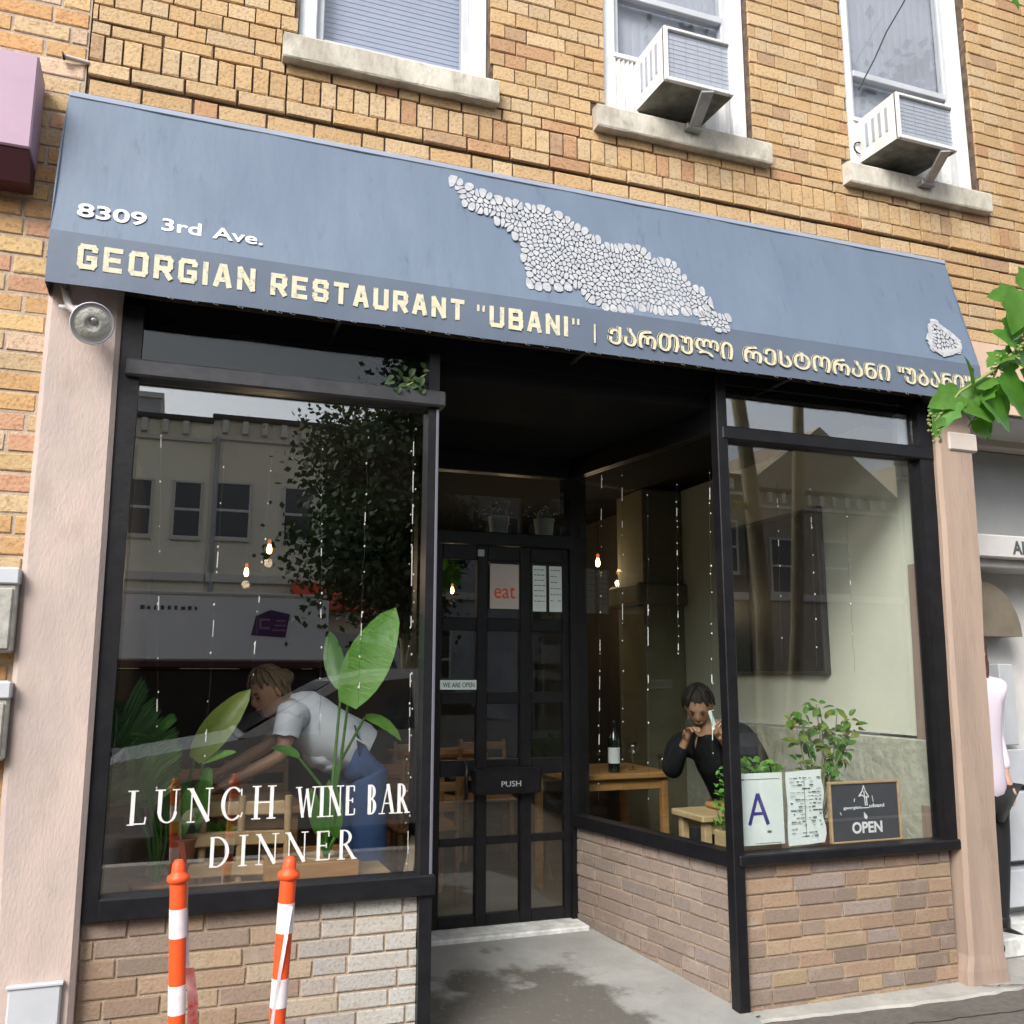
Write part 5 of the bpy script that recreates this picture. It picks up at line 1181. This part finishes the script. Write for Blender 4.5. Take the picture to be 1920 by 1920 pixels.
light_string(604,820,600,1380,.14,9,'light strand hanging behind the large upright leaf',4)
light_string(690,815,672,1330,.14,10,'light strand just left of the tip of the upright leaf',5)
light_string(776,790,764,1640,.06,34,'dense curling light strand running down beside the entrance post',6,True)
light_string(1128,870,1122,1500,1.10,16,'light strand nearest the door in the entrance side window',7)
light_string(1166,880,1168,1430,1.00,12,'light strand above the wine bottle',8)
light_string(1214,890,1216,1540,.78,9,'long light strand in the middle of the entrance side window',9)
light_string(1268,900,1272,1250,.55,12,'light strand in front of the olive pilaster',10)
light_string(1330,880,1336,1420,.22,14,'light strand next to the corner post, beside the seated person',11)
light_string(1456,900,1466,1240,.5,5,'light strand over the dark wall panel',12)
light_string(1518,910,1532,1250,.4,7,'light strand at the right edge of the dark wall panel',13)
light_string(1585,930,1602,1260,.3,4,'short light strand over bare sage wall',14)

# ================================================================== PENDANTS
def pendant(px, py, y, lab, s=1.0):
    s *= .6
    t = thing('pendant_lamp', lab, 'pendant lamp', 'warm bare-bulb pendants in the dining room'); c = at(px, py, y)
    MB().tube([(c.x,c.y,2.86),(c.x,c.y,c.z+.11*s)], .004, 6).build('cord','wire_black',t)
    MB().lathe([(.018*s,.055*s),(.020*s,.075*s),(.020*s,.10*s),(.008*s,.115*s)], c, 14).build('socket','amber',t)
    MB().lathe([(.0,-.052*s),(.018*s,-.045*s),(.028*s,-.022*s),(.029*s,.0),(.022*s,.03*s),(.014*s,.055*s)], c, 16).build('bulb','warm',t)
    ld = bpy.data.lights.new('pendant_light', 'POINT'); ld.energy = 2.5; ld.color = (1,.74,.46); ld.shadow_soft_size = .03; lo = place('pendant_light', ld, t); lo.location = (c.x, c.y, c.z-.09)
pendant(505,1030,2.6,'warm pendant bulb, higher of the two in the left window',1.0); pendant(462,1073,3.4,'warm pendant bulb, lower of the two in the left window',1.0)
pendant(848,1107,4.2,'warm pendant bulb behind the top left door pane',.9); pendant(957,1090,3.8,'warm pendant bulb behind the flyer on the door',.9)
pendant(1121,1055,3.2,'warm pendant bulb nearest the door jamb in the side window',1.1); pendant(1170,1113,4.6,'warm pendant bulb before the red band in the side window',1.0); pendant(1233,1130,5.6,'small warm pendant bulb deep in the room, near the pilaster',.9)

# ================================================================== FURNITURE AND TABLEWARE
p0, p1 = at(1112,1190,6.6), at(1268,1105,6.6)
t = thing('bar_counter', 'dim self-glowing red band of the bar deep in the dining room', 'bar')
MB().bbox((p0.x-.1,6.6,p0.z-.02),(p1.x,6.9,p1.z),.02).build('red_band','red',t); MB().bbox((p0.x-.1,6.58,p0.z-1.4),(p1.x+.02,7.2,p0.z-.05),.02).build('counter_front','room',t); MB().bbox((p0.x-.12,6.57,p1.z+.001),(p1.x+.02,6.62,p1.z+.03),.004).build('red_edge','red',t)
def table(x0, x1, y0, y1, z, lab, m='wood'):
    t = thing('wooden_table', lab, 'table', 'wooden tables in the dining room')
    MB().bbox((x0,y0,z-.035),(x1,y1,z),.006).build('tabletop', m, t)
    for a_ in (x0+.05, x1-.05):
        for b_ in (y0+.05, y1-.05): MB().bbox((a_-.022,b_-.022,.062),(a_+.022,b_+.022,z-.035),.004).build('leg', m, t)
    mb = MB(); mb.box((x0+.07,y0+.04,z-.10),(x1-.07,y0+.06,z-.036)); mb.box((x0+.07,y1-.06,z-.10),(x1-.07,y1-.04,z-.036)); mb.build('apron', m, t)
def chair(x, y, rz, lab, m='wood', h=.46, hb=.86):
    t = thing('wooden_chair', lab, 'chair', 'wooden chairs in the dining room', (x,y,.062)); t.rotation_euler.z = rz
    MB().bbox((-.20,-.20,h-.03),(.20,.20,h),.008).build('seat', m, t)
    for a_, b_ in ((-.175,-.175),(.175,-.175)): MB().tube([(a_,b_,0),(a_*.96,b_*.96,h-.03)], [.014,.018], 8).build('leg', m, t)
    for a_ in (-.175,.175): MB().tube([(a_,.19,0),(a_,.17,h),(a_*.98,.21,hb)], [.014,.018,.015], 8).build('leg', m, t)
    for z_ in (hb-.05, hb-.17, hb-.29): MB().bbox((-.165,.178,z_-.028),(.165,.200,z_+.028),.005).build('back_slat', m, t)
def tz(px, py, y): return at(px, py, y)
a_ = tz(395,1442,1.25); b_ = tz(560,1442,1.25); table(a_.x, b_.x, .95, 1.55, .80, 'wooden table under the hands of the leaning woman')
table(1.35, 2.0, 2.3, 2.9, .80, 'wooden table behind the woman in jeans, beside the entrance post')
table(.0, .75, 2.4, 3.0, .80, 'wooden table behind the palm at the left of the dining room')
c_ = tz(1128,1455,1.75); d_ = tz(1285,1455,1.75); table(2.50, 3.22, 1.50, 2.15, .83, 'wooden table with a wine bottle in front of the seated person')
table(2.88, 3.30, .62, .95, .70, 'small pale wooden side table behind the entrance side window', 'wood_pale')
table(2.0, 2.7, 3.6, 4.2, .80, 'wooden table seen through the right column of door panes')
chair(.36, .62, R(185), 'wooden chair with pale slats behind the rubber plant', 'wood_pale'); chair(.60, .62, R(170), 'wooden chair below the letters DINNER', 'wood_pale'); chair(.10, .75, R(200), 'wooden chair behind the palm at the far left', 'wood')
chair(1.75, 2.05, R(180), 'wooden chair beside the table behind the jeans', 'wood'); chair(2.1, 3.2, R(20), 'wooden chair seen through the middle door panes', 'wood_pale'); chair(2.55, 3.2, R(-10), 'wooden chair seen through the right door panes', 'wood'); chair(.75, 1.95, R(0), 'wooden chair across the table from the leaning woman', 'wood')
t = thing('wooden_crate', 'orange-brown wooden crate on the window ledge under DINNER', 'crate')
p, q_ = at(500,1650,.25), at(673,1612,.25); cx0, cx1, cz1 = p.x, q_.x, q_.z
MB().bbox((cx0,.24,.58),(cx1,.30,cz1-.075),.003).build('plank','wood',t); MB().bbox((cx0,.242,cz1-.070),(cx1,.30,cz1),.003).build('plank','wood',t)
MB().bbox((cx0,.301,.58),(cx0+.02,.62,cz1),.003).build('end_board','wood',t); MB().bbox((cx1-.02,.301,.58),(cx1,.62,cz1),.003).build('end_board','wood',t); MB().bbox((cx0,.621,.58),(cx1,.64,cz1),.003).build('plank','wood',t); MB().box((cx0+.02,.301,.58),(cx1-.02,.62,.59)).build('base_board','wood',t)
MB().box((.0,.07,.555),(1.19,.70,.575)).build('window_ledge','wood_pale',B)
MB().box((2.69,.07,.56),(3.84,.34,.60)).build('window_ledge','wood_pale',B)
def bottle(p, lab, dark=True):
    t = thing('wine_bottle', lab, 'bottle'); MB().lathe([(.0,0),(.036,.001),(.037,.01),(.037,.19),(.030,.215),(.014,.245),(.0135,.30),(.016,.301),(.016,.312),(.0,.313)], p, 20).build('bottle_body','bottle',t)
    MB().lathe([(.0378,.055),(.0378,.150)], p, 20).build('label','label',t)
bottle(Vector((at(1157,1440,1.56).x,1.60,.83)), 'dark wine bottle with a white label on the table by the door')
for px, lab in ((1190,'empty wine glass just right of the bottle'),(1245,'squat tumbler near the napkin on the bottle table')):
    t = thing('wine_glass', lab, 'glass'); p = Vector((at(px,1440,1.66).x,1.68,.83)); MB().lathe([(.030,0),(.030,.003),(.005,.006),(.005,.07),(.030,.10),(.036,.135),(.031,.17),(.029,.17),(.033,.135),(.027,.102),(.0,.078)] if px == 1190 else [(.0,.0),(.032,.001),(.036,.09),(.033,.09),(.029,.006),(.0,.006)], p, 18).build('glass_body','clear',t)
t = thing('napkin', 'crumpled white napkin at the table edge beside the seated person', 'napkin'); p = Vector((at(1262,1452,1.6).x,1.62,.835)); MB().blob(p+Vector((0,0,.012)), .06, 0, 3, (1.1,.6,.28), .10).build('cloth','paper',t)
t = thing('bread_basket', 'small grey wire basket on the table beside the napkin', 'basket'); p = Vector((at(1268,1440,1.75).x,1.80,.83)); MB().lathe([(.05,0),(.075,.07),(.078,.07),(.072,.068),(.048,.004)], p, 16).build('basket_body','galv',t)
t = thing('folded_cloth', 'yellow cloth draped on the small side table', 'cloth'); MB().bbox((3.06,.64,.702),(3.26,.90,.735),.012).build('cloth','warm_cloth' if False else 'wood',t)
# wall panel on the sage wall
t = thing('wall_panel', 'dark glazed panel hanging on the sage wall of the right window', 'picture')
MB().bbox((3.915,.89,1.45),(3.935,1.93,2.43),.003).build('board','panel',t)
mb = MB(); mb.bbox((3.905,.868,1.428),(3.948,.89,2.452),.004); mb.bbox((3.905,1.93,1.428),(3.948,1.952,2.452),.004); mb.bbox((3.905,.89,1.428),(3.948,1.93,1.45),.004); mb.bbox((3.905,.89,2.43),(3.948,1.93,2.452),.004); mb.build('frame','panel_frame',t)

# ================================================================== STREET TREES (one reaches into the picture; both stand in the panes' reflections)
def lobed_leaf(L_, m):
    mb = MB(); n = 10; out = [(-.02,0),(-.28,-.04),(-.44,.18),(-.40,.34),(-.52,.52),(-.33,.62),(-.24,.82),(0,1.05),(.24,.82),(.33,.62),(.52,.52),(.40,.34),(.44,.18),(.28,-.04),(.02,0)]
    vs = [(0,.45*L_,.0)]+[(x*L_*.86, y*L_, abs(x)*.22*L_-.18*L_*y*y) for x, y in out]
    mid = [(0,y*L_,-.18*L_*y*y) for y in (.0,.25,.5,.75,1.0)]
    vs2 = mid[:]; o = len(vs2); vs2 += vs[1:]
    L1 = list(range(o, o+8)); R1 = list(range(o+7, o+15))
    fs = [(0,L1[0],L1[1]),(0,L1[1],L1[2],1),(1,L1[2],L1[3]),(1,L1[3],L1[4],2),(2,L1[4],L1[5]),(2,L1[5],L1[6],3),(3,L1[6],L1[7],4)]
    fs += [(3,4,R1[0],R1[1]),(2,3,R1[1],R1[2]),(2,R1[2],R1[3]),(1,2,R1[3],R1[4]),(1,R1[4],R1[5]),(0,1,R1[5],R1[6]),(0,R1[6],R1[7])]
    return mb.add(vs2, fs, 0, True).mesh('leaf', m)
def crown(mb, c, rad, n, seed, s=.09, clumps=26):
    rnd = random.Random(seed); cs = []
    for k in range(clumps):
        d = Vector((rnd.gauss(0,1),rnd.gauss(0,1),rnd.gauss(0,1))).normalized()*rnd.uniform(.35,1); cs.append((Vector((c[0]+d.x*rad[0],c[1]+d.y*rad[1],c[2]+d.z*rad[2])), rnd.uniform(.16,.34)*max(rad)))
    for k in range(n):
        q_, r_ = rnd.choice(cs); d = Vector((rnd.gauss(0,.5),rnd.gauss(0,.5),rnd.gauss(0,.42)))*r_; p = q_+d; a_ = Vector((rnd.gauss(0,1),rnd.gauss(0,1),rnd.gauss(-.3,.7))).normalized(); b_ = a_.cross(Vector((rnd.gauss(0,1),rnd.gauss(0,1),rnd.gauss(0,1)))).normalized(); z_ = s*rnd.uniform(.6,1.3)
        mb.add([p, p+a_*z_*.5+b_*z_*.35, p+a_*z_, p+a_*z_*.5-b_*z_*.35], [(0,1,2,3)])
TR = thing('street_tree', 'street tree reaching a leafy branch in from the right edge', 'tree')
tb = Vector((4.42,-2.2,G)); MB().tube([tb, tb+Vector((.01,0,.9)), tb+Vector((.02,.0,2.0)), tb+Vector((-.05,0,3.0)), tb+Vector((-.2,.0,4.2))], [.085,.07,.065,.06,.05], 14).build('trunk','bark',TR)
MB().tube([tb+Vector((.01,0,.6)), tb+Vector((.22,.02,1.1)), tb+Vector((.32,0,1.8)), tb+Vector((.35,.1,3.3)), tb+Vector((.4,.1,4.4))], [.05,.055,.05,.045,.03], 12).build('limb','bark',TR)
by = -1.75
main = [tb+Vector((-.03,0,2.75)), Vector((3.6,-2.0,2.72)), at(1990,560,by), at(1925,640,by), at(1870,690,by), at(1800,735,by), at(1752,790,by)]
MB().tube(main, [.030,.022,.010,.006,.005,.004,.002], 8).build('branch','twig',TR)
MB().tube([at(1870,690,by), at(1838,770,by+.05), at(1815,800,by)], [.004,.003,.002], 6).build('branch','twig',TR); MB().tube([at(1925,640,by), at(1905,580,by), at(1900,540,by)], [.004,.003,.002], 6).build('branch','twig',TR)
lfm = [lobed_leaf(.175, 'branch_leaf'), lobed_leaf(.175, 'leaf_green')]
def bl(px, py, dx, dy, s_, y=by, nrm=(0,-.8,1), m=0):
    p, q_ = at(px,py,y), at(px+dx,py+dy,y); put_leaf(lfm[m], TR, p, (q_-p)+Vector((0,-.01,0)), nrm, s=s_)
for a_ in ((1822,735,-5,-90,.62,by,(.9,-1,.1),0),(1800,740,-62,20,.66,by,(.2,-1,.4),0),(1785,755,-40,60,.62,by,(-.2,-.6,1),1),(1800,765,50,15,.75,by-.02,(0,-.8,.6),0),(1838,740,55,55,.85,by,(.1,-1,.3),1),
    (1850,720,-55,55,.72,by+.02,(0,-.5,1),0),(1875,705,50,70,.85,by,(-.1,-1,.4),1),(1880,700,20,-60,.6,by,(.3,-1,.2),1),(1900,680,60,30,.8,by,(0,-.7,.8),0),(1905,650,-40,-30,.55,by,(0,-1,.4),1),
    (1912,590,-28,60,.60,by,(-.5,-1,.2),1),(1905,560,-36,-5,.62,by,(.2,-1,.3),0),(1912,545,-10,80,.78,by-.03,(-.3,-1,.0),0),(1915,540,30,-50,.6,by,(0,-1,.4),0),(1900,640,30,50,.7,by+.02,(0,-1,.4),1),
    (1860,715,30,60,.7,by+.03,(0,-1,.5),1),(1822,800,28,12,.42,by,(0,-1,.3),0),(1765,780,-25,35,.30,by,(0,-1,.4),0),(1758,800,-12,28,.22,by,(0,-1,.4),0),(1835,730,40,-35,.5,by,(0,-.6,1),0),(1895,665,-50,15,.6,by,(0,-.6,1),0),
    (1890,-12,20,28,.35,by,(0,-1,.2),1),(1918,690,30,50,.8,by,(0,-1,.3),1),(1830,760,20,50,.62,by+.03,(0,-1,.3),1),(1780,748,45,40,.7,by+.03,(.1,-.8,.6),1)): bl(*a_)
fl = MB(); rnd = random.Random(4)
for k in range(26): fl.blob(at(1752+rnd.uniform(-12,14), 770+rnd.uniform(0,60), by+rnd.uniform(-.02,.02)), rnd.uniform(.003,.006), 0, 1)
for k in range(40): u = rnd.random(); fl.blob(at(1870+u*50+rnd.uniform(-12,12), 690-u*50+rnd.uniform(-14,14), by+rnd.uniform(-.02,.02)), rnd.uniform(.003,.006), 0, 1)
fl.build('flower_buds','twig',TR,kind='stuff')
mb = MB(); crown(mb, (5.9,-2.6,6.2), (2.2,1.6,1.3), 6000, 3, .11); mb.build('crown','crown',TR)
def tree(x, y, z0, rad, h, lab, seed, n=9000):
    t = thing('street_tree', lab, 'tree'); MB().tube([(x,y,G-.16),(x+.05,y,1.5),(x-.05,y,h)], [.16,.13,.08], 12).build('trunk','bark',t)
    rnd = random.Random(seed)
    for k in range(6): a_ = rnd.uniform(0,6.28); MB().tube([(x,y,h-.9+.1*k),(x+math.cos(a_)*rad[0]*.6,y+math.sin(a_)*rad[1]*.6,h+rnd.uniform(.2,1.2))], [.06,.02], 6).build('limb','bark',t)
    mb = MB(); crown(mb, (x,y,z0), rad, n, seed, .10, 46); mb.build('crown','crown',t)
tree(3.15, -8.3, 3.7, (1.6,1.5,2.1), 2.3, 'dark leafy tree across the road, mirrored in the right half of the left pane', 8, 52000)

# ================================================================== STREET REFLECTED IN THE GLASS
def house(x0, x1, z, y, m, lab, wins, extra=None):
    t = thing('row_house', lab, 'house', 'row houses across the road')
    MB().box((x0,y-6,G-.16),(x1,y,z)).build('wall', m, t)
    MB().bbox((x0-.02,y-.05,z-.0),(x1+.02,y+.10,z+.12),.02).build('cornice', 'roof', t)
    MB().bbox((x0+.01,y+.001,3.35),(x1-.01,y+.10,3.55),.02).build('string_course', 'house_trim', t); MB().bbox((x0+.01,y+.001,z-.45),(x1-.01,y+.07,z-.36),.01).build('frieze', 'house_trim', t)
    MB().tube([(x0+.12,y+.06,z-.4),(x0+.12,y+.06,.2)], .045, 8).build('downpipe', 'house_grey', t)
    k_ = MB(); xx_ = x0+.2
    while xx_ < x1-.3: k_.box((xx_,y+.02,z-.30),(xx_+.12,y+.14,z-.02)); xx_ += .42
    k_.build('bracket_row', 'house_trim', t, kind='stuff')
    for (a_, b_, c_, d_) in wins:
        w_ = place('window', None, t); f = MB(); e_ = .06
        f.bbox((a_-e_,y+.001,c_-e_*1.6),(b_+e_,y+.07,c_),.01); f.bbox((a_-e_,y+.001,d_),(b_+e_,y+.05,d_+e_),.01); f.bbox((a_-e_,y+.001,c_),(a_,y+.04,d_),.005); f.bbox((b_,y+.001,c_),(b_+e_,y+.04,d_),.005); f.bbox((a_,y+.001,(c_+d_)/2-.03),(b_,y+.035,(c_+d_)/2+.03),.005); f.build('frame','house_trim',w_)
        MB().box((a_,y+.002,c_),(b_,y+.012,d_)).build('pane','house_glass',w_)
    return t
HY = -17
ha = house(-3.4, .775, 6.85, HY, 'house_tan', 'olive-tan row house with a rooftop shed, mirrored at the left of the left pane', [(-.98,-.40,4.33,5.48),(.09,.60,4.33,5.48),(-2.4,-1.8,4.33,5.48),(-2.0,-1.2,1.0,2.6),(-.4,.4,1.0,2.6)])
p0, p1 = at(245,790,17), at(303,735,17); MB().prism([(1.75,HY+.003,3.6),(2.0,HY+.42,3.6),(3.1,HY+.42,3.6),(3.35,HY+.003,3.6)], (0,0,3.2)).build('side_bay', 'house_tan', ha) if False else None; MB().box((p0.x-1.2,HY-2.4,6.9),(p1.x,HY-.5,p1.z)).build('roof_shed','house_grey',ha); MB().box((p0.x-1.25,HY-2.45,p1.z+.001),(p1.x+.05,HY-.45,p1.z+.12)).build('roof_shed_cap','house_trim',ha)
hbay = house(.78, 4.2, 6.95, HY, 'house_tan2', 'buff row house with an arched upper window, mirrored mid pane', [(.95,1.62,4.35,5.52),(2.4,3.0,4.35,5.5),(3.3,3.9,4.35,5.5),(1.6,2.9,.9,2.5)])
house(4.26, 9.4, 7.1, HY, 'house_grey', 'grey row house partly behind the mirrored tree', [(5.0,5.8,4.3,5.6),(6.6,7.4,4.3,5.6),(8.1,8.9,4.3,5.6),(5,7,1,2.6)])
hb = house(9.5, 14.4, 6.6, HY, 'house_dark', 'pale row house mirrored at the left of the right pane', [(10.2,11.0,4.1,5.4),(12,12.8,4.1,5.4),(13.4,14.1,4.1,5.4),(10.4,12.4,1,2.6)])
hc = house(14.5, 19.5, 6.3, HY, 'house_brown', 'brown gabled house mirrored at the top of the right pane', [(15.2,16.0,3.6,5.0),(16.9,17.7,3.6,5.0)])
MB().prism([(14.4,HY+.02,6.42),(19.6,HY+.02,6.42),(17.0,HY+.02,8.3)], (0,-6,0)).build('gable_roof','house_brown',hc)
house(19.6, 34, 7.4, HY, 'house_tan2', 'long buff house at the right end of the mirrored row', [(21+i*2.2,21.9+i*2.2,4.2,5.5) for i in range(5)]); house(-20, -3.5, 7.2, HY, 'house_brown', 'long brown house at the left end of the mirrored row', [(-18+i*2.2,-17.1+i*2.2,4.2,5.5) for i in range(6)])

def vehicle_wheel(mb_parent, x, y, r, z):
    MB().lathe([(r*.6,-.10),(r*.95,-.10),(r,-.06),(r,.06),(r*.95,.10),(r*.6,.10)], (x,y,z), 24, (0,1,0)).build('wheel','tyre',mb_parent); MB().lathe([(.0,-.07),(r*.6,-.09),(r*.62,.09),(.0,.11)], (x,y,z), 20, (0,1,0)).build('rim','chrome',mb_parent)
RZ = G-.155
t = thing('box_truck', 'white box truck with a purple emblem, mirrored in the left pane', 'truck'); ty = -11.2
q0, q1 = at(205,1240,11), at(622,1122,11); bx0, bx1 = -1.6, q1.x; top = at(400,1108,11).z
MB().bbox((bx0,ty-2.0,.35),(bx1-.1,ty-.15,1.50),.03).build('chassis','black',t); MB().bbox((bx0,ty-2.1,1.62),(bx1,ty,top),.03).build('cargo_box','truck',t)
MB().bbox((bx0-.01,ty-2.11,top-.06),(bx1+.01,ty+.012,top+.0),.01).build('roof_rail','house_trim',t); MB().bbox((bx0,ty-2.1,1.52),(bx1,ty+.02,1.615),.01).build('skirt','maroon',t)
mb = MB(); mb.prism([(bx1+.02,ty-.1,.45),(bx1+1.5,ty-.1,.45),(bx1+1.5,ty-.1,1.25),(bx1+1.1,ty-.1,2.0),(bx1+.02,ty-.1,2.1)], (0,-1.8,0)); mb.build('cab','truck_cab',t)
MB().prism([(bx1+.35,ty-.085,1.3),(bx1+1.25,ty-.085,1.3),(bx1+1.0,ty-.085,1.9),(bx1+.35,ty-.085,1.95)], (0,-.01,0)).build('cab_window','car_glass',t)
for x in (bx0+.7, bx1-.6, bx1+.95): vehicle_wheel(t, x, ty-.05, .40, RZ+.40)
e0, e1 = at(470,1190,11), at(547,1150,11); e0.x, e1.x = e0.x+.02, e1.x
mb = MB(); mb.prism([(e0.x,ty+.004,e0.z),(e1.x-.06,ty+.004,e0.z-.03),(e1.x,ty+.004,e1.z),(e0.x+.28,ty+.004,e1.z+.06),(e0.x+.06,ty+.004,e1.z-.04)], (0,.004,0)); mb.build('emblem','truck_purple',t)
mb = MB(); cx_, cz_ = e0.x+.22, (e0.z+e1.z)/2
for k in range(3): mb.box((cx_+.10+k*.03,ty+.009,cz_-.10+k*.075),(e1.x-.06,ty+.012,cz_-.075+k*.075))
mb.box((cx_-.09,ty+.0092,cz_+.06),(cx_+.06,ty+.0122,cz_+.09)); mb.box((cx_-.09,ty+.0092,cz_-.07),(cx_+.06,ty+.0122,cz_-.04)); mb.box((cx_-.10,ty+.0094,cz_-.07),(cx_-.07,ty+.0124,cz_+.09)); mb.build('emblem_stripes','truck_pink',t)
mb = MB(); rnd = random.Random(6); l0, l1 = at(262,1135,11), at(378,1142,11)
for k in range(9): x = l0.x+(l1.x-l0.x)*k/9; mb.box((x,ty+.004,l0.z-.04),(x+rnd.uniform(.03,.07),ty+.007,l0.z+rnd.uniform(-.0,.03)))
mb.build('emblem_dots','ink',t)
# parked saloon nearest the shop
def car(x0, y, flip, m, lab):
    t = thing('parked_car', lab, 'car', None, (x0,y,RZ)); t.scale = (1.12,1.0,1.12); s = flip
    body = [(0,.42),(0.02,.30),(.35,.22),(4.3,.22),(4.55,.32),(4.58,.62),(4.50,.90),(3.6,.98),(1.35,.96),(.25,.78),(.04,.62)]
    roof = [(1.15,.94),(1.95,1.40),(2.4,1.50),(3.2,1.50),(3.75,1.38),(4.35,.96)]
    def ext(pts, w0, w1, zc): 
        mb = MB(); n = len(pts); vs = []
        for sgn, ww in ((-1,w0),(1,w0)):
            for px_, pz_ in pts: vs.append((px_*s, sgn*(ww-(max(0,pz_-zc))*w1), pz_))
        return mb.add(vs, [tuple(range(n))[::-1], tuple(range(n,2*n))]+[(i,(i+1)%n,n+(i+1)%n,n+i) for i in range(n)])
    ext(body, .90, .15, .6).build('body', m, t); ext(roof, .84, .42, .96).build('cabin', m, t)
    g = MB(); 
    for sgn in (-1,1):
        for pts in ([(1.42,.99),(2.02,1.36),(2.62,1.42),(2.62,.99)],[(2.70,.99),(2.70,1.42),(3.2,1.42),(3.62,1.33),(4.0,1.0)]):
            ps = [(a_*s, sgn*(.845-(b_-.96)*.42+.004), b_) for a_, b_ in pts]; g.prism(ps, (0,sgn*.004,0))
    g.build('side_window','car_glass',t)
    ws = [(1.20,.985),(1.93,1.385)]; MB().add([(ws[0][0]*s-.012*s,-.80,ws[0][1]+.006),(ws[0][0]*s-.012*s,.80,ws[0][1]+.006),(ws[1][0]*s-.012*s,.62,ws[1][1]+.006),(ws[1][0]*s-.012*s,-.62,ws[1][1]+.006)], [(0,1,2,3)]).build('windscreen','car_glass',t)
    for a_ in (.85,3.7):
        for b_ in (-.80,.80): vehicle_wheel(t, a_*s, b_, .32, .32)
    for b_ in (-.66,.66): MB().blob((.10*s,b_,.62), .10, 0, 2, (.8,1.6,.8)).build('headlight','chrome',t)
car(-.45, -6.0, 1, 'car', 'silver saloon parked at the kerb, mirrored low in the left pane')
# red shop canopy across the road
t = thing('shop_canopy', 'orange-red shop canopy across the road, mirrored beside the tree', 'awning'); p = at(555,1130,16), at(640,1085,16)
MB().prism([(p[0].x,-16.9,p[1].z),(p[0].x,-16.0,p[0].z),(p[0].x,-16.0,p[0].z-.12),(p[0].x,-16.9,p[0].z-.12)], (p[1].x-p[0].x+1.2,0,0)).build('canopy','red_awn',t)
# flower pots on the fanlight shelf
for px, lab in ((935,'pale pot of white flowers on the ledge above the door, left of two'),(1020,'pale pot of white flowers on the ledge above the door, right of two')):
    t = thing('flower_pot', lab, 'flower pot'); p = Vector((at(px,1000,1.62).x,1.62,2.30)); MB().lathe([(.05,-.055),(.065,.09),(.07,.095),(.06,.095)], p, 16).build('pot','plate',t)
    mb = MB(); rnd = random.Random(px)
    for k in range(60): mb.blob(p+Vector((rnd.gauss(0,.055),rnd.gauss(0,.03),.12+rnd.gauss(0,.028))), rnd.uniform(.004,.009), 0, 1)
    mb.build('blossom','letter_white',t); mb = MB()
    for k in range(30): mb.tube([p+Vector((0,0,.09)), p+Vector((rnd.gauss(0,.05),rnd.gauss(0,.03),.12+rnd.gauss(0,.02)))], .002, 4)
    mb.build('stem','leaf_dark',t)
MB().bbox((1.62,1.58,2.225),(2.42,1.70,2.244),.003).build('shelf','black',B)
